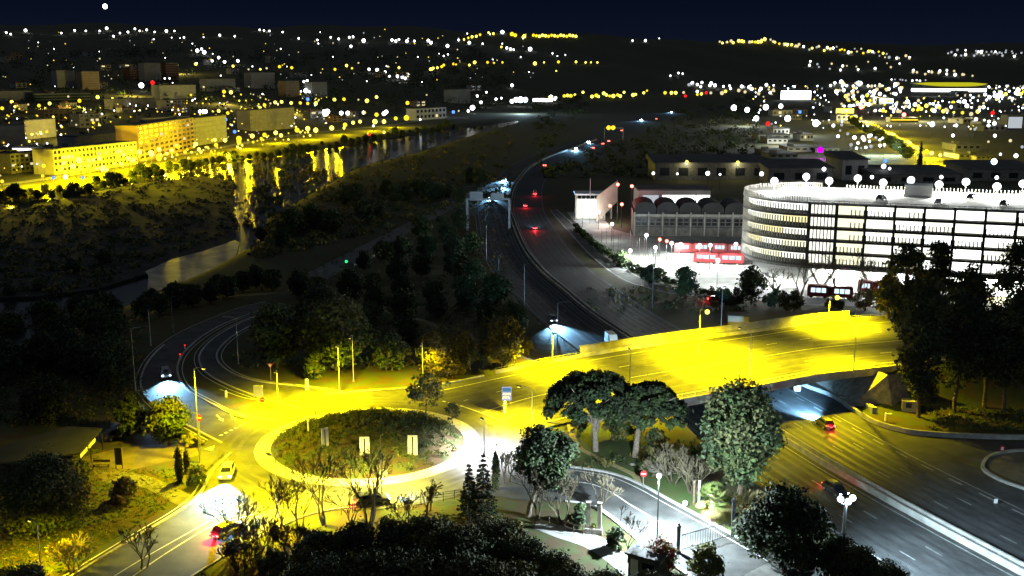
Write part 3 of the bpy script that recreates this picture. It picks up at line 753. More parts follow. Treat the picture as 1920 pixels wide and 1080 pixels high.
conifer(906, 975, 848, 70, 71, 'taller layered conifer with drooping tips below the roundabout')
conifer(880, 975, 868, 52, 72, 'shorter layered conifer leaning out at the left of its taller neighbour')
# palm
b = foot(1335, 981); h = topz(b, 1335, 914)
pt = thing('palm_tree', 'short fan palm with white lit trunk beside the gate lawn', 'palm', b)
mb = MB(); mb.tube([(0,0,-.1),(0,0,.5),(0,0,h*.45),(0,0,h*.62)], [.42,.33,.26,.32], 10); obj('trunk', mb, M['bark_pale'], pt)
rs = random.Random(5)
g = MB(); dry = MB()
for i in range(80):
    a = rs.uniform(0, 2*math.pi); el = rs.uniform(-.95, 1.45); m_ = g if el > -.1 else dry
    d = Vector((math.cos(a)*math.cos(el), math.sin(a)*math.cos(el), math.sin(el))); p0 = Vector((0,0,h*.64)); L = rs.uniform(.85,1.2)*h*.25
    q = p0+d*L; u = d.cross(Vector((0,0,1))).normalized(); v = u.cross(d)
    m_.tube([p0, q], [.03,.02], 3)
    for k in range(-6, 7):
        s = k*.2; e = q+(d*math.cos(s)+u*math.sin(s))*L*.95-Vector((0,0,.18*L)); w_ = (u*math.cos(s)-d*math.sin(s))*.05
        m_.face([q+w_, q-w_, q.lerp(e,.6)-w_*1.2, e, q.lerp(e,.6)+w_*1.2])
obj('fronds', g, M['palm'], pt); obj('dry_fronds', dry, M['palm_dry'], pt)

# bare winter trees in front
def baretree(px, by, ty, seed, label, w=1., m='twig', stems=3, r=.07, levels=5, group=None, name='bare_tree'):
    b = foot(px, by); h = topz(b, px, ty)
    t = thing(name, label, 'tree', b, 0, group); obj('branches', bare(h*.42*1.0, h*w*.4, seed, r, levels, stems), M[m], t); 
    # fit height
    mz = max(v.co.z for v in t.children[0].data.vertices); s = h/mz; t.scale = (s*.92, s*.92, s); return t
baretree(440, 1030, 915, 81, 'bare tree before the red tailed car at the exit road', w=1.1, stems=4)
baretree(690, 985, 835, 82, 'tall bare tree in front of the roundabout island frames', w=.9, stems=4, r=.11)
baretree(612, 985, 850, 83, 'slim bare tree left of the tall one below the island', w=.7)
baretree(560, 990, 880, 84, 'bare sapling between the road and the dark shrubs', w=.7)
baretree(800, 960, 905, 85, 'low bare sapling near the car on the roundabout', w=1.)
baretree(268, 1065, 975, 86, 'bare tree on the grass verge at the lower left', w=1.2)
baretree(1005, 985, 870, 87, 'bare branches standing under the leaning evergreen', w=.9)
baretree(1055, 985, 880, 88, 'bare spreading tree between the evergreen and the stone gate pillar', w=1.2, stems=4)
baretree(950, 905, 840, 89, 'thin bare tree next to the olive cypress', w=.6)
baretree(1175, 1058, 950, 90, 'thin leafless young tree in front of the white lit access road', w=.3, stems=1, r=.06)
baretree(1262, 905, 835, 91, 'grey leafless shrub at the foot of the umbrella pines by the motorway', w=2.2, stems=7, m='twig', name='bare_shrub')
baretree(1300, 925, 855, 92, 'grey leafless shrub hard against the tall grey green tree', w=1.5, stems=7, m='twig', name='bare_shrub')
baretree(1395, 968, 915, 93, 'dry straw coloured shrub to the right of the palm', w=1.8, stems=8, m='twig_pale', name='bare_shrub')
baretree(1432, 965, 920, 94, 'dry straw coloured shrub farther right of the palm, against the dark tree', w=1.5, stems=7, m='twig_pale', name='bare_shrub')
baretree(140, 1070, 1008, 95, 'pale yellow bare shrub at the lower left verge', w=1.6, stems=8, m='twig_pale', name='bare_shrub', r=.06)
baretree(1570, 560, 455, 96, 'bare tree in silhouette before the lit parking building', w=.9, stems=3, r=.16)
baretree(1608, 560, 465, 97, 'second bare tree in silhouette before the lit parking building, nearer the dark trees', w=.9, stems=3, r=.16)
baretree(1455, 555, 500, 98, 'low bare tree in silhouette at the corner of the parking building', w=1.1, stems=4, r=.16)
baretree(1500, 555, 480, 99, 'slim bare tree in silhouette left of the red buses', w=1., stems=3, r=.14)
baretree(520, 1005, 895, 110, 'bare forked tree at the edge of the dark wood by the exit road', w=.9, stems=3)
baretree(655, 1010, 900, 111, 'thin bare tree rising from the dark wood, left of the middle', w=.7, stems=2)
baretree(760, 1000, 925, 112, 'thin bare tree rising from the dark wood before the wire fence', w=.8, stems=3)
baretree(480, 1060, 960, 113, 'bare twiggy tree at the bottom before the exit road', w=1., stems=4)
baretree(1120, 960, 885, 114, 'bare spreading tree over the white line of the access road', w=1.2, stems=3)
for q, (px, by, ty, lb) in enumerate(((500,1035,975,'bare brown bush below the red tailed car'),(545,1045,985,'bare brown bush between the red tailed car and the dark wood'),(450,1072,1015,'bare brown bush at the bottom beside the exit road'),(590,1060,1000,'bare brown bush against the left edge of the dark wood'))):
    baretree(px, by, ty, 120+q, lb, w=2.0, stems=9, name='bare_bush', r=.05)
leafy(515, 1075, 1030, 90, 126, 'low olive bush at the bottom edge under the bare brown bushes', [M['leaf_olive'], M['leaf_brown']], name='low_bush', cat='shrub', base=-.05, n=3800, size=.14, nc=30, r=.05)
baretree(250, 800, 780, 100, 'dark leafless shrub beside the parked dark car', w=1.8, stems=5, name='bare_shrub')
# red leaved shrub, yellow lit bushes near the gate
leafy(1240, 1075, 1003, 84, 101, 'red leaved shrub leaning over the gate house roof', [M['leaf_red'], M['leaf_brown']], name='red_shrub', cat='shrub', base=-.05, n=2600, size=.13, nc=26, r=.06)
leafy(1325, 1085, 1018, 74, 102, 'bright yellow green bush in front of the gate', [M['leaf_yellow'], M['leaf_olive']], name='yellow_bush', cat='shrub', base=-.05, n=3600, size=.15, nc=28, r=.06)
leafy(1085, 988, 940, 40, 103, 'green bush beside the stone gate pillar', [M['leaf'], M['leaf_grey']], name='green_bush', cat='shrub', base=-.05, n=1700, size=.15, nc=20, r=.06)
leafy(1155, 1030, 985, 42, 104, 'small dark evergreen bush in front of the white glare', [M['leaf_dark'], M['leaf']], name='dark_bush', cat='shrub', base=-.05, n=1800, size=.15, nc=20, r=.06)
leafy(370, 910, 870, 46, 105, 'leafy green shrubs on the verge beside the cypresses', [M['leaf'], M['leaf_olive']], name='verge_shrub', cat='shrub', base=-.05, n=1500, size=.16, nc=18, r=.05)
leafy(360, 835, 812, 50, 106, 'straw coloured tall grass clump by the no entry sign', [M['straw'], M['leaf_yellow']], name='grass_clump', cat='shrub', base=-.05, n=1300, size=.2, nc=18, r=.04)
leafy(1230, 850, 800, 60, 107, 'dark brown shrub under the slimmer umbrella pine', [M['leaf_brown'], M['leaf']], name='brown_shrub', cat='shrub', base=-.05, n=1700, size=.2, nc=20, r=.05)
leafy(1160, 822, 775, 70, 108, 'dark shrub on the slope between the two umbrella pine trunks', [M['leaf'], M['leaf_brown']], name='slope_shrub', cat='shrub', base=-.05, n=2000, size=.2, nc=22, r=.05)
leafy(1083, 815, 780, 40, 109, 'olive shrub at the left of the broad umbrella pine', [M['leaf_olive']], name='olive_shrub', cat='shrub', base=-.05, n=1200, size=.18, nc=16, r=.05)

# dark trees close to the camera along the bottom
def proto(h, w, seed, leaf, n=11000, size=.15, base=.05): return leaf_mesh('crown', round_crown(h, w, base*h, seed, 48), n, size, leaf, seed), broad_trunk(h, w, base*h, seed, .2).mesh('trunk', [M['bark']])
PR = [proto(7, 6.5, 201, [M['leaf'], M['leaf_olive'], M['leaf_dark']]), proto(7, 7.5, 202, [M['leaf'], M['leaf_brown'], M['leaf_olive']]), proto(7, 5.5, 203, [M['leaf_grey'], M['leaf_olive']]), proto(7, 8.5, 204, [M['leaf_dark'], M['leaf_dark'], M['leaf']])]
FRONT = [(600,975,6,1,'dark leafy tree under the slim bare tree'),(662,958,7,0,'dark leafy tree below the tall bare tree'),
 (735,950,7,2,'olive tinted leafy tree below the car on the roundabout'),(800,944,7.5,1,'leafy tree below the wire fence of the roundabout'),(862,965,7.5,0,'dark leafy tree at the foot of the shorter conifer'),(930,945,7,1,'dark leafy tree under the cypress and conifers'),(985,985,6,0,'dark tree under the leaning evergreen trunk'),
 (1040,1015,5.5,1,'dark bush like tree beside the driveway'),(630,1015,8,1,'near dark tree in the bottom wood, under the slim bare tree'),(710,1010,9,0,'near dark tree at the bottom, below the olive tinted one'),(800,1010,9,0,'near dark tree in the bottom centre wood, left of the deepest shade'),(885,1015,9,1,'near dark tree in the deepest shade of the bottom wood'),
 (970,1035,8,1,'near dark tree at the right end of the bottom wood'),(1075,1045,6,0,'dark tree at the bottom below the driveway'),(1140,1050,5.5,1,'dark tree at the bottom in front of the gate house'),(1215,1062,5,2,'greenish tree at the bottom under the red shrub'),(1280,1070,4.5,0,'dark tree at the bottom under the yellow green bush'),
(380,1062,4,0,'dark bush at the bottom beside the exit road'),(560,1040,6,2,'green leafy tree at the bottom, brightest of the near ones'),
 (1478,905,9.5,3,'big dark tree in front of the motorway left of the lamp with three globes'),(1430,945,5.5,3,'dark tree to the left of the big one, above the grey court'),(1575,1000,5,3,'dark tree at the foot of the lamp with three globes'),(1610,1010,6,0,'dark tree at the bottom right of the lamp with three globes'),(1670,1042,5,1,'low dark tree at the bottom edge of the motorway'),(35,1035,5,1,'dark shrub in the bottom left corner')]
for i, (px, py, h, k, lb) in enumerate(FRONT):
    b = base_under(px, py+(14 if px < 1200 else 4), h); cr, tr = PR[k]
    tree('leafy_tree', lb, 'tree', b, tr, cr, None, 'dark leafy trees along the bottom edge', rz=i*1.7, scale=(h/7*(.92 if h < 9 else .85), h/7*.95, h/7))
# woods between the ramps, the river and the motorway
rs = random.Random(77)
WP = [proto(9, 8, 211, [M['leaf_dark'], M['leaf']], 2600, .42), proto(9, 9, 212, [M['leaf'], M['leaf_olive']], 2600, .42)]
WD = [(700,585),(760,600),(760,560),(820,560),(820,590),(880,560),(880,590),(700,545),(650,560),(600,560),(560,560),(930,575),(740,520),(790,520),(850,520),(890,535),(760,480),(810,480),(855,490),(880,470),(840,455),(800,450),(865,430),(835,425),(920,600),(960,620),(600,600),(690,620),(770,640),(580,640),(680,500),(720,490)]
for i, (px, py) in enumerate(WD):
    b = foot(px+rs.uniform(-8,8), py+rs.uniform(-4,10)); s = rs.uniform(.6,.95); cr, tr = WP[i % 2]
    tree('woodland_tree', 'dark tree of the unlit wood between the ramps and the motorway', 'tree', b, tr, cr, None, 'trees of the dark wood beside the motorway', rz=rs.uniform(0,6), scale=s)
for i in range(46):
    t = i/45; px = 20+t*880; py = 560-t*215+rs.uniform(-22,30)
    if 225 < px < 475: continue
    b = foot(px, py); s = rs.uniform(.7,1.15); cr, tr = WP[i % 2]
    if b.z < -6.2:
        if i % 3: continue
        b.z = -8.5; s *= .6
    tree('riverside_tree', 'dark tree on the unlit near bank of the river', 'tree', b, tr, cr, None, 'trees along the near river bank', rz=rs.uniform(0,6), scale=s)
for i, (px, py) in enumerate(((268,600),(300,590),(330,581),(362,575),(395,568),(425,560),(285,578),(345,566),(410,552),(455,548),(480,540),(510,545))):
    b = foot(px, py); s = rs.uniform(.5,.75); cr, tr = WP[i % 2]
    tree('riverside_tree', 'dark tree on the unlit near bank of the river', 'tree', b, tr, cr, None, 'trees along the near river bank', rz=rs.uniform(0,6), scale=s)
for i in range(26):
    px = rs.uniform(0, 240); py = rs.uniform(600, 800)
    if px > 150 and py > 740: continue
    b = foot(px, py); s = rs.uniform(.5,.9); cr, tr = WP[i % 2]
    tree('bank_tree', 'dark tree on the unlit slope left of the ramp', 'tree', b, tr, cr, None, 'trees on the dark slope left of the ramp', rz=rs.uniform(0,6), scale=s)
for i in range(64):
    t = i/63; px = -10+t*860; base = np.interp(px, [0,140,300,450,600,760,850], [362,352,318,292,268,246,232]); py = base+rs.uniform(8,34)*(1-.5*t)
    b = foot(px, py); b.z = max(b.z, -8.6); s = rs.uniform(.45,.95); cr, tr = WP[1 if i % 3 else 0]
    tree('far_bank_tree', 'amber tinted tree on the far river bank below the street lamps', 'tree', b, tr, cr, None, 'trees along the far river bank', rz=rs.uniform(0,6), scale=s)
# planting on the island: low shrubs nobody could count
rs = np.random.RandomState(3); cl = []
for i in range(900):
    a = rs.rand()*2*math.pi; q = 12.7*math.sqrt(rs.rand()); x = ISL[0]+q*math.cos(a); y = ISL[1]+q*math.sin(a); r = .25+.3*rs.rand()
    if y > ISL[1]+1: r *= 1.5
    cl.append((x, y, Hh(x, y)+r*.35, r, .75))
me = leaf_mesh('ground_cover', cl, 30000, .13, [M['cover'], M['leaf_olive'], M['leaf']], 9)
tag(link('ground_cover', me), 'low planting covering the roundabout island', 'ground cover', kind='stuff')
cl = []
for i in range(5200):
    px = rs.uniform(0, 400); py = rs.uniform(840, 1080); p = pz(px, py, 0)
    q = np.interp(py, [900,950,1005,1062,1080], [385,335,245,150,120])
    if px > q-20: continue
    if 190 < px and py < 880: continue
    cl.append((p.x, p.y, p.z+.02, .2, .4))
me = leaf_mesh('verge_grass', cl, 42000, .085, [M['leaf_olive'], M['leaf'], M['leaf_brown']], 10)
tag(link('verge_grass', me), 'rough grass on the verge left of the exit road', 'grass', kind='stuff')

def scatter(name, label, cat, rng, n, leaves, size, mats, r0, r1, seed, ok=None):
    rs = np.random.RandomState(seed); cl = []
    while len(cl) < n:
        px = rs.uniform(rng[0], rng[1]); py = rs.uniform(rng[2], rng[3])
        if ok and not ok(px, py): continue
        p = hit(px, py); r = rs.uniform(r0, r1)*(1 if p.y < 900 else p.y/900)
        cl.append((p.x, p.y, max(p.z, -8.2)+r*.4, r, .7))
    tag(link(name, leaf_mesh(name, cl, leaves, size, mats, seed)), label, cat, kind='stuff')
def river_ok(x, y):
    if not (y > 375-x*.155+6 and y < 605-x*.24): return False
    if 440 < x < 463 and y < 456 and int(y/9) % 4: return False
    if 596 < x < 664 and y < 326: return False
    if 700 < x < 785 and y < 286: return False
    if 262 < x < 456 and np.interp(x, [262,449,456], [520,453,450]) < y < np.interp(x, [262,330,456], [575,560,500]): return False
    return True
scatter('river_scrub', 'dark scrub and reeds growing on the gravel banks of the river', 'scrub', (-60, 960, 225, 580), 1900, 46000, .55, [M['leaf_olive'], M['leaf_brown'], M['leaf']], .8, 2.3, 41, river_ok)
scatter('plain_scrub', 'dark hedges and trees merging on the unlit plain', 'trees', (1000, 1420, 185, 335), 420, 14000, 1.0, [M['leaf_dark'], M['leaf']], 2.0, 4.5, 42, lambda x, y: x > 1075+ (300-y)*2.3 or x < 985+(335-y)*.9)
scatter('hill_trees', 'dark trees merging on the hillside between the houses', 'trees', (-40, 960, 95, 235), 700, 22000, 1.6, [M['leaf_dark'], M['leaf']], 3.0, 6.0, 43, lambda x, y: y < 262-x*.06)

# clipped hedge between the tram rails and the forecourt
rs = random.Random(14); cl = []
HP = resample(cz([(1080,430),(1112,462),(1150,488),(1195,512),(1240,530),(1300,548),(1370,563)], -5, 5), 90)
for p in HP:
    for k in range(3): cl.append((p.x+rs.uniform(-.6,.6), p.y+rs.uniform(-.6,.6), -5+.5+rs.random()*1.6, .75, .9))
tag(link('hedge', leaf_mesh('hedge', cl, 9000, .28, [M['leaf_dark'], M['leaf']], 15)), 'long dark hedge between the tram rails and the white lit forecourt', 'hedge')

def rough_ok(x, y):
    if x < 270 and 590 < y < 800: return True
    if 440 < x < 960 and 380 < y < 690 and y > 690-(x-440)*.5 - 120: return y < 690 and not (x < 560 and y < 660)
    if 1100 < x < 1420 and 540 < y < 585: return y > 520+(x-1100)*.1
    if 480 < x < 900 and 330 < y < 560: return y < 640-x*.30 or y > 690-x*.30
    if 1735 < x < 1930 and 770 < y < 808: return True
    if 1075 < x < 1330 and 800 < y < 900: return (x-1075)*.25+y > 880 and y < 878
    return False
scatter('rough_grass', 'rough grass and low weeds on the verges and slopes', 'grass', (-40, 1940, 330, 900), 3600, 60000, .2, [M['leaf_olive'], M['leaf'], M['leaf_brown']], .35, .95, 51, rough_ok)
# ================================================================== STREET LAMPS NEAR THE ROUNDABOUT
YEL = (1.0,.80,.0); WHT = (.86,.95,1.0)
def street_lamp(bx, by, ty, label, hx=None, power=0, color=YEL, glow=None, arm=None, group=None, name='street_lamp', post='metal', cone=155, z=None):
    b = foot(bx, by) if z is None else pz(bx, by, z); h = topz(b, bx, ty); t = thing(name, label, 'street lamp', b, 0, group)
    ax = ((hx-bx)*mpp(b.y)) if hx is not None else 0; ay = 0 if arm is None else arm
    mb = MB(); mb.tube([(0,0,0),(0,0,.9),(0,0,h-.25)], [.11,.10,.055], 8); mb.tube([(0,0,0),(0,0,.35)], [.17,.15], 8); obj('pole', mb, M[post], t)
    e = Vector((ax, ay, h)); d = Vector((ax, ay, 0)); L = d.length; d = d.normalized() if L > .01 else Vector((0,-1,0))
    mb = MB(); mb.tube([(0,0,h-.3), d*(L*.35)+Vector((0,0,h-.02)), e], .045, 6); obj('arm', mb, M[post], t)
    mb = MB(); a = math.atan2(d.y, d.x); c = e+d*.3; mb.box(c+Vector((0,0,.03)), (.78,.3,.12), a); mb.box(c+Vector((0,0,.12)), (.5,.2,.08), a); obj('lamp_head', mb, M['metal_dark'], t)
    if power:
        mb = MB(); mb.ball(c+Vector((0,0,-.07)), .16, 0, 10, 6, 1.6 if abs(d.x) > .5 else 1, 1, .6); obj('lens', mb, glow or M['e_yellow'], t)
        lamp('lamp_light', 'SPOT', c+Vector((0,0,-.2)), power, color, t, .16, cone, .6, (0,0,-1))
    return t
def globe_of(t, r, m): 
    hd = [c for c in t.children if c.name.startswith('lens')][0]
    c = sum((v.co for v in hd.data.vertices), Vector())/len(hd.data.vertices)
    mb = MB(); mb.ball(c+Vector((0,-.1,-.05)), r, 0, 14, 8); old = hd.data
    for l in t.children:
        if l.type == 'LIGHT': l.location.z -= .5
    hd.data = mb.mesh('lens', [m]); bpy.data.meshes.remove(old)
g_ = street_lamp(1310, 660, 579, 'glaring yellow street lamp in the middle of the bridge far side', hx=1318, power=9500, arm=-1.6, z=1); globe_of(g_, .42, M['e_yellow'])
g_ = street_lamp(1553, 604, 553, 'glaring yellow street lamp at the right end of the bridge far side', hx=1560, power=9500, arm=-1.6, z=1); globe_of(g_, .46, M['e_yellow'])
street_lamp(1603, 600, 536, 'slim post behind the right end of the bridge with a small box on it')
street_lamp(637, 743, 643, 'amber lit lamp post at the back edge of the roundabout, left of its twin', power=4200, arm=-1.6)
street_lamp(663, 715, 626, 'lamp post standing on the verge behind the roundabout, right of its amber twin', power=500, arm=-2.4)
street_lamp(793, 711, 640, 'amber lit lamp post before the rounded brown shrub', power=900, arm=-2.2)
street_lamp(1036, 682, 621, 'yellow lit lamp post where the bridge parapet begins', power=5200, arm=-1.6, z=.65)
street_lamp(1405, 716, 624, 'lamp post on the near side of the bridge with its arm reaching over the deck', hx=1392, power=4200, arm=3.0, z=1)
street_lamp(998, 790, 728, 'lamp post with a long curved arm behind the round dark evergreen', hx=976, power=2600, arm=.8)
street_lamp(908, 852, 789, 'dark headed lamp post shedding white light on the right side of the roundabout', hx=905, power=2800, color=(.93,.93,1), glow=M['e_white'], arm=.6)
street_lamp(522, 762, 692, 'plain yellow lit post at the left rear of the roundabout', power=4200, arm=-1.2)
street_lamp(375, 868, 688, 'very tall lamp post at the left of the roundabout with a short arm', hx=392, power=4600, arm=-.5)
street_lamp(522, 970, 858, 'lamp post with a bent dark head at the lower left of the roundabout', hx=508, power=4800, color=(1,.82,.0), arm=.8)
street_lamp(78, 1078, 980, 'lamp post with a dark head at the lower left corner of the grass', hx=66, power=1000, arm=.4)
street_lamp(716, 926, 818, 'thin dark lamp post at the front of the island beside a round mirror', power=3000, color=(1,.88,.12), arm=.6)
street_lamp(1180, 752, 660, 'lamp post half hidden behind the umbrella pines at the near edge of the bridge', power=4800, arm=1.6, z=.8)
street_lamp(1600, 698, 612, 'lamp post at the near side of the bridge next to the dark pine', power=4200, arm=4.2, z=1)  # lamp added to brighten the dark right end of the deck
for (bx, by, ty, hx, lb) in ((447,683,594,420,'unlit lamp post with a long arm over the upper ramp'),(255,741,614,276,'unlit lamp post with an arm at the outer edge of the ramp'),(283,648,582,283,'unlit armless post beside the ramp bend, left of two'),(325,624,557,326,'unlit armless post beside the ramp bend, right of two'),
    (983,592,494,1002,'unlit lamp post with an arm beside the motorway'),(935,524,478,936,'unlit slim post at the left edge of the motorway'),(1045,641,566,1072,'unlit lamp post with curved arm in the motorway median near the headlights'),(1223,577,468,1224,'tall unlit post between the motorway and the white forecourt'),(1352,612,538,1353,'tall unlit post behind the bridge beside the red car'),(878,432,372,880,'unlit post at the left edge of the motorway below the sign gantry'),(912,490,420,913,'unlit lamp post left of the motorway between gantry and bend')):
    street_lamp(bx, by, ty, lb, hx=hx)
# lamp with three globes, bottom right
b = pz(1578,1052,-1.0); b.z = Hh(b.x, b.y); h = topz(b, 1586, 936)
t = thing('globe_lamp', 'thick dark lamp post carrying three white globes at the bottom right', 'street lamp', b)
mb = MB(); mb.tube([(0,0,0),(0,0,h-.5)], [.22,.16], 10); mb.tube([(0,0,0),(0,0,.6)], [.34,.28], 10); obj('pole', mb, M['metal_dark'], t)
for dx, dy, dz in ((-.55,0,0),(.15,-.4,-.1),(.75,.1,.1)):
    mb = MB(); mb.tube([(0,0,h-.6),(dx*.7,dy*.7,h-.5),(dx,dy,h-.2)], .05, 6); obj('arm', mb, M['metal_dark'], t)
    mb = MB(); mb.ball((dx,dy,h+dz), .34, 0, 14, 8); obj('globe', mb, M['e_cool'], t)
lamp('lamp_light', 'POINT', (.2,-.1,h-.4), 800, (.62,.86,1), t, .3)
lamp('beam_light', 'SPOT', (.9,.2,h-.4), 6000, (.6,.85,1), t, .3, 120, .7, (.75,.05,-.7))
# flood light beside the palm
b = foot(1284, 950); t = thing('flood_light', 'small glaring white flood light on the lawn left of the palm', 'flood light', b)
mb = MB(); mb.box((0,0,.15), (.3,.3,.3)); obj('base', mb, M['metal_dark'], t); mb = MB(); mb.ball((0,-.1,.5), .3, 0, 12, 7); obj('lens', mb, M['e_white'], t)
dp = foot(1335, 981)+Vector((0,0,2.3))-b; lamp('lamp_light', 'SPOT', (.35,-.35,.7), 2600, (1,1,.7), t, .2, 62, .8, tuple(dp-Vector((.35,-.35,.7))))
b = foot(1306, 948); t = thing('marker_post', 'pair of thin upright boards beside the flood light', 'post', b)
for x, m in ((-.35,'bark'),(.25,'white')): mb = MB(); mb.box((x,0,1.6), (.22,.1,3.2)); obj('board', mb, M[m], t)
# lamp of the gate house
lamp_t = thing('gate_lamp', 'white lit lamp on a short post by the gate house', 'lamp', foot(1232,1012))
mb = MB(); mb.tube([(0,0,0),(0,0,7.3)], .07, 8); obj('pole', mb, M['metal_dark'], lamp_t)
mb = MB(); mb.ball((0,0,7.45), .28, 0, 12, 7); obj('globe', mb, M['e_white'], lamp_t)
lamp('lamp_light', 'POINT', (0,0,7.0), 4200, (.74,.92,1), lamp_t, .25)

# ================================================================== SIGNS, GATE AND SMALL THINGS
def frame_sign(px, by, ty, wpx, label, m='white', rz=0, bar=.42):
    b = foot(px, by); h = topz(b, px, ty); w = wpx*mpp(b.y); t = thing('frame_sign', label, 'sign', b, rz, 'upright frame signs on the island')
    for s in (-1, 1):
        mb = MB(); mb.box((s*(w/2-w*bar/2), 0, h/2), (w*bar, .08, h)); obj('board', mb, M[m], t)
    mb = MB(); mb.box((0, 0, h-.12), (w*(1-2*bar)-.004, .06, .2)); obj('top_bar', mb, M[m], t)
    mb = MB(); mb.box((0, .05, h*.45), (w*(1-2*bar)+.1, .03, h*.86)); obj('back_panel', mb, M['metal_dark'], t)
frame_sign(610, 838, 802, 14, 'narrow pale frame sign turned sideways at the left of the island', rz=.5)
frame_sign(684, 853, 819, 19, 'pale frame sign with a dark slot in the middle of the island front')
frame_sign(774, 853, 816, 19, 'pale frame sign with a dark slot at the right of the island front')
b = foot(596, 783); h = topz(b, 596, 753); t = thing('empty_frame', 'dark empty frame at the back left edge of the island', 'sign', b)
for s in (-1,1): mb = MB(); mb.box((s*.32,0,h/2), (.09,.09,h)); obj('post', mb, M['metal_dark'], t)
mb = MB(); mb.box((0,0,h-.05), (.545,.08,.1)); obj('top_bar', mb, M['metal_dark'], t)
b = foot(578, 811); h = topz(b, 578, 781); mb = MB(); mb.box((0,0,h/2), (.2,.12,h)); mb.box((0,0,h+.03), (.26,.16,.06))
tag(obj('marker_post', mb, M['white'], None, b), 'single pale post left of the dark empty frame', 'post')
def pole_sign(bx, by, ty, label, shape, m1, m2=None, r=.35, cat='road sign', group=None, name='road_sign', back=None):
    b = foot(bx, by); h = topz(b, bx, ty); t = thing(name, label, cat, b, 0, group)
    mb = MB(); mb.tube([(0,0,0),(0,0,h)], .045, 6); obj('post', mb, M['metal'], t)
    zc = h-r; mb = MB()
    def plate(pts, y0, y1, m):
        mb = MB(); k = len(pts)
        mb.face([(x,y0,z) for x,z in pts], 0); mb.face([(x,y1,z) for x,z in pts][::-1], 0)
        for i in range(k): j = (i+1) % k; mb.face([(pts[i][0],y0,pts[i][1]),(pts[i][0],y1,pts[i][1]),(pts[j][0],y1,pts[j][1]),(pts[j][0],y0,pts[j][1])])
        return mb
    if shape == 'disc': pts = [(r*math.cos(a), zc+r*math.sin(a)) for a in np.linspace(0, 2*math.pi, 20)[:-1]]
    elif shape == 'tri': pts = [(-r*1.1,zc+r*.8),(r*1.1,zc+r*.8),(0,zc-r)]
    else: pts = [(-r*.8,zc-r),(r*.8,zc-r),(r*.8,zc+r),(-r*.8,zc+r)]
    obj('plate', plate(pts, -.09, -.06, 0), M[m1], t)
    if m2:
        if shape == 'disc': q = [(-r*.7,zc-r*.16),(r*.7,zc-r*.16),(r*.7,zc+r*.16),(-r*.7,zc+r*.16)]
        else: q = [(x*.6,(z-zc)*.6+zc) for x,z in pts]
        obj('symbol', plate(q, -.105, -.093, 0), M[m2], t)
    return t
pole_sign(1206, 916, 882, 'white backed round sign on a pale post standing on the lawn', 'disc', 'red', 'white', .42)
pole_sign(720, 918, 880, 'round white mirror at the front of the island', 'disc', 'white', None, .5, 'mirror', None, 'road_mirror')
pole_sign(377, 850, 777, 'red no entry sign beside the very tall lamp post', 'disc', 'red', 'white', .45)
pole_sign(493, 770, 744, 'red no entry sign on the splitter island at the left rear', 'disc', 'red', 'white', .4)
pole_sign(486, 768, 722, 'white information panel beside the no entry sign at the left rear', 'rect', 'white', None, .9)
pole_sign(508, 712, 680, 'red edged give way triangle sign at the ramp exit', 'tri', 'red', 'white', .5)
pole_sign(1552, 815, 799, 'small red and white marker on the grass beyond the motorway wall', 'rect', 'red', 'white', .4)
pole_sign(1878, 850, 836, 'small red and white marker on the kerb at the right edge', 'rect', 'red', 'white', .4)
pole_sign(1866, 946, 935, 'small white marker post on the right of the motorway', 'rect', 'white', None, .3)
b = foot(576, 732); h = topz(b, 576, 710); mb = MB(); mb.tube([(0,0,0),(0,0,h*.9),(0,0,h)], [.3,.3,.12], 10)
tag(obj('bollard', mb, M['white'], None, b), 'white round topped bollard at the back of the roundabout', 'bollard')
b = foot(424, 744); mb = MB(); mb.tube([(0,0,0),(0,0,.9),(0,0,1.1)], [.2,.2,.08], 8); tag(obj('bollard', mb, M['white'], None, b), 'small pale bollard on the strip between the two ramps', 'bollard')
for i, (px, py, lb) in enumerate(((347,655,'small red lit marker at the inner edge of the ramp, upper one'),(338,672,'small red lit marker at the inner edge of the ramp, lower one'))):
    b = foot(px, py); mb = MB(); mb.tube([(0,0,0),(0,0,.7)], .07, 6); mb.ball((0,0,.8), .14, 1); tag(obj('marker_light', mb, [M['white'], M['e_red']], None, b), lb, 'marker')
# tram signal green
b = foot(650, 505); mb = MB(); h = topz(b, 650, 490); mb.tube([(0,0,0),(0,0,h-.4)], .07, 6); mb.box((0,0,h), (.5,.3,.9)); mb.ball((0,-.2,h), .42, 1, 10, 6)
tag(obj('signal_light', mb, [M['metal_dark'], M['e_green']], None, b), 'green signal light beside the dark riverside track', 'signal')
# blue and white direction board
b = foot(947, 776); t = thing('direction_board', 'blue and white direction board on a white post beside the bridge approach', 'sign board', b)
h = topz(b, 951, 725); w = 18*mpp(b.y); mb = MB(); mb.box((0,0,h*.3), (.28,.16,h*.6)); obj('post', mb, M['white'], t)
hb = 27*mpp(b.y); mb = MB(); mb.box((.25,-.12,h-hb/2), (w,.1,hb)); obj('panel', mb, M['e_sign'], t)  # panel and blue field emit their own colours
M['sky_blue'] = mat('pale_blue_sign', (.25,.55,.75), .5, (.2,.48,.68), 2)
mb = MB(); mb.box((.25,-.18,h-hb*.2), (w*.9,.012,hb*.3)); obj('blue_field', mb, M['e_signblue'], t)
M['grey_line'] = mat('grey_lettering', (.45,.48,.55), .6, (.4,.43,.5), 2)
mb = MB()
for k in range(2): mb.box((.25-.1*k,-.178,h-hb*(.52+.24*k)), (w*(.72-.1*k),.01,hb*.06))
obj('text_lines', mb, M['grey_line'], t)
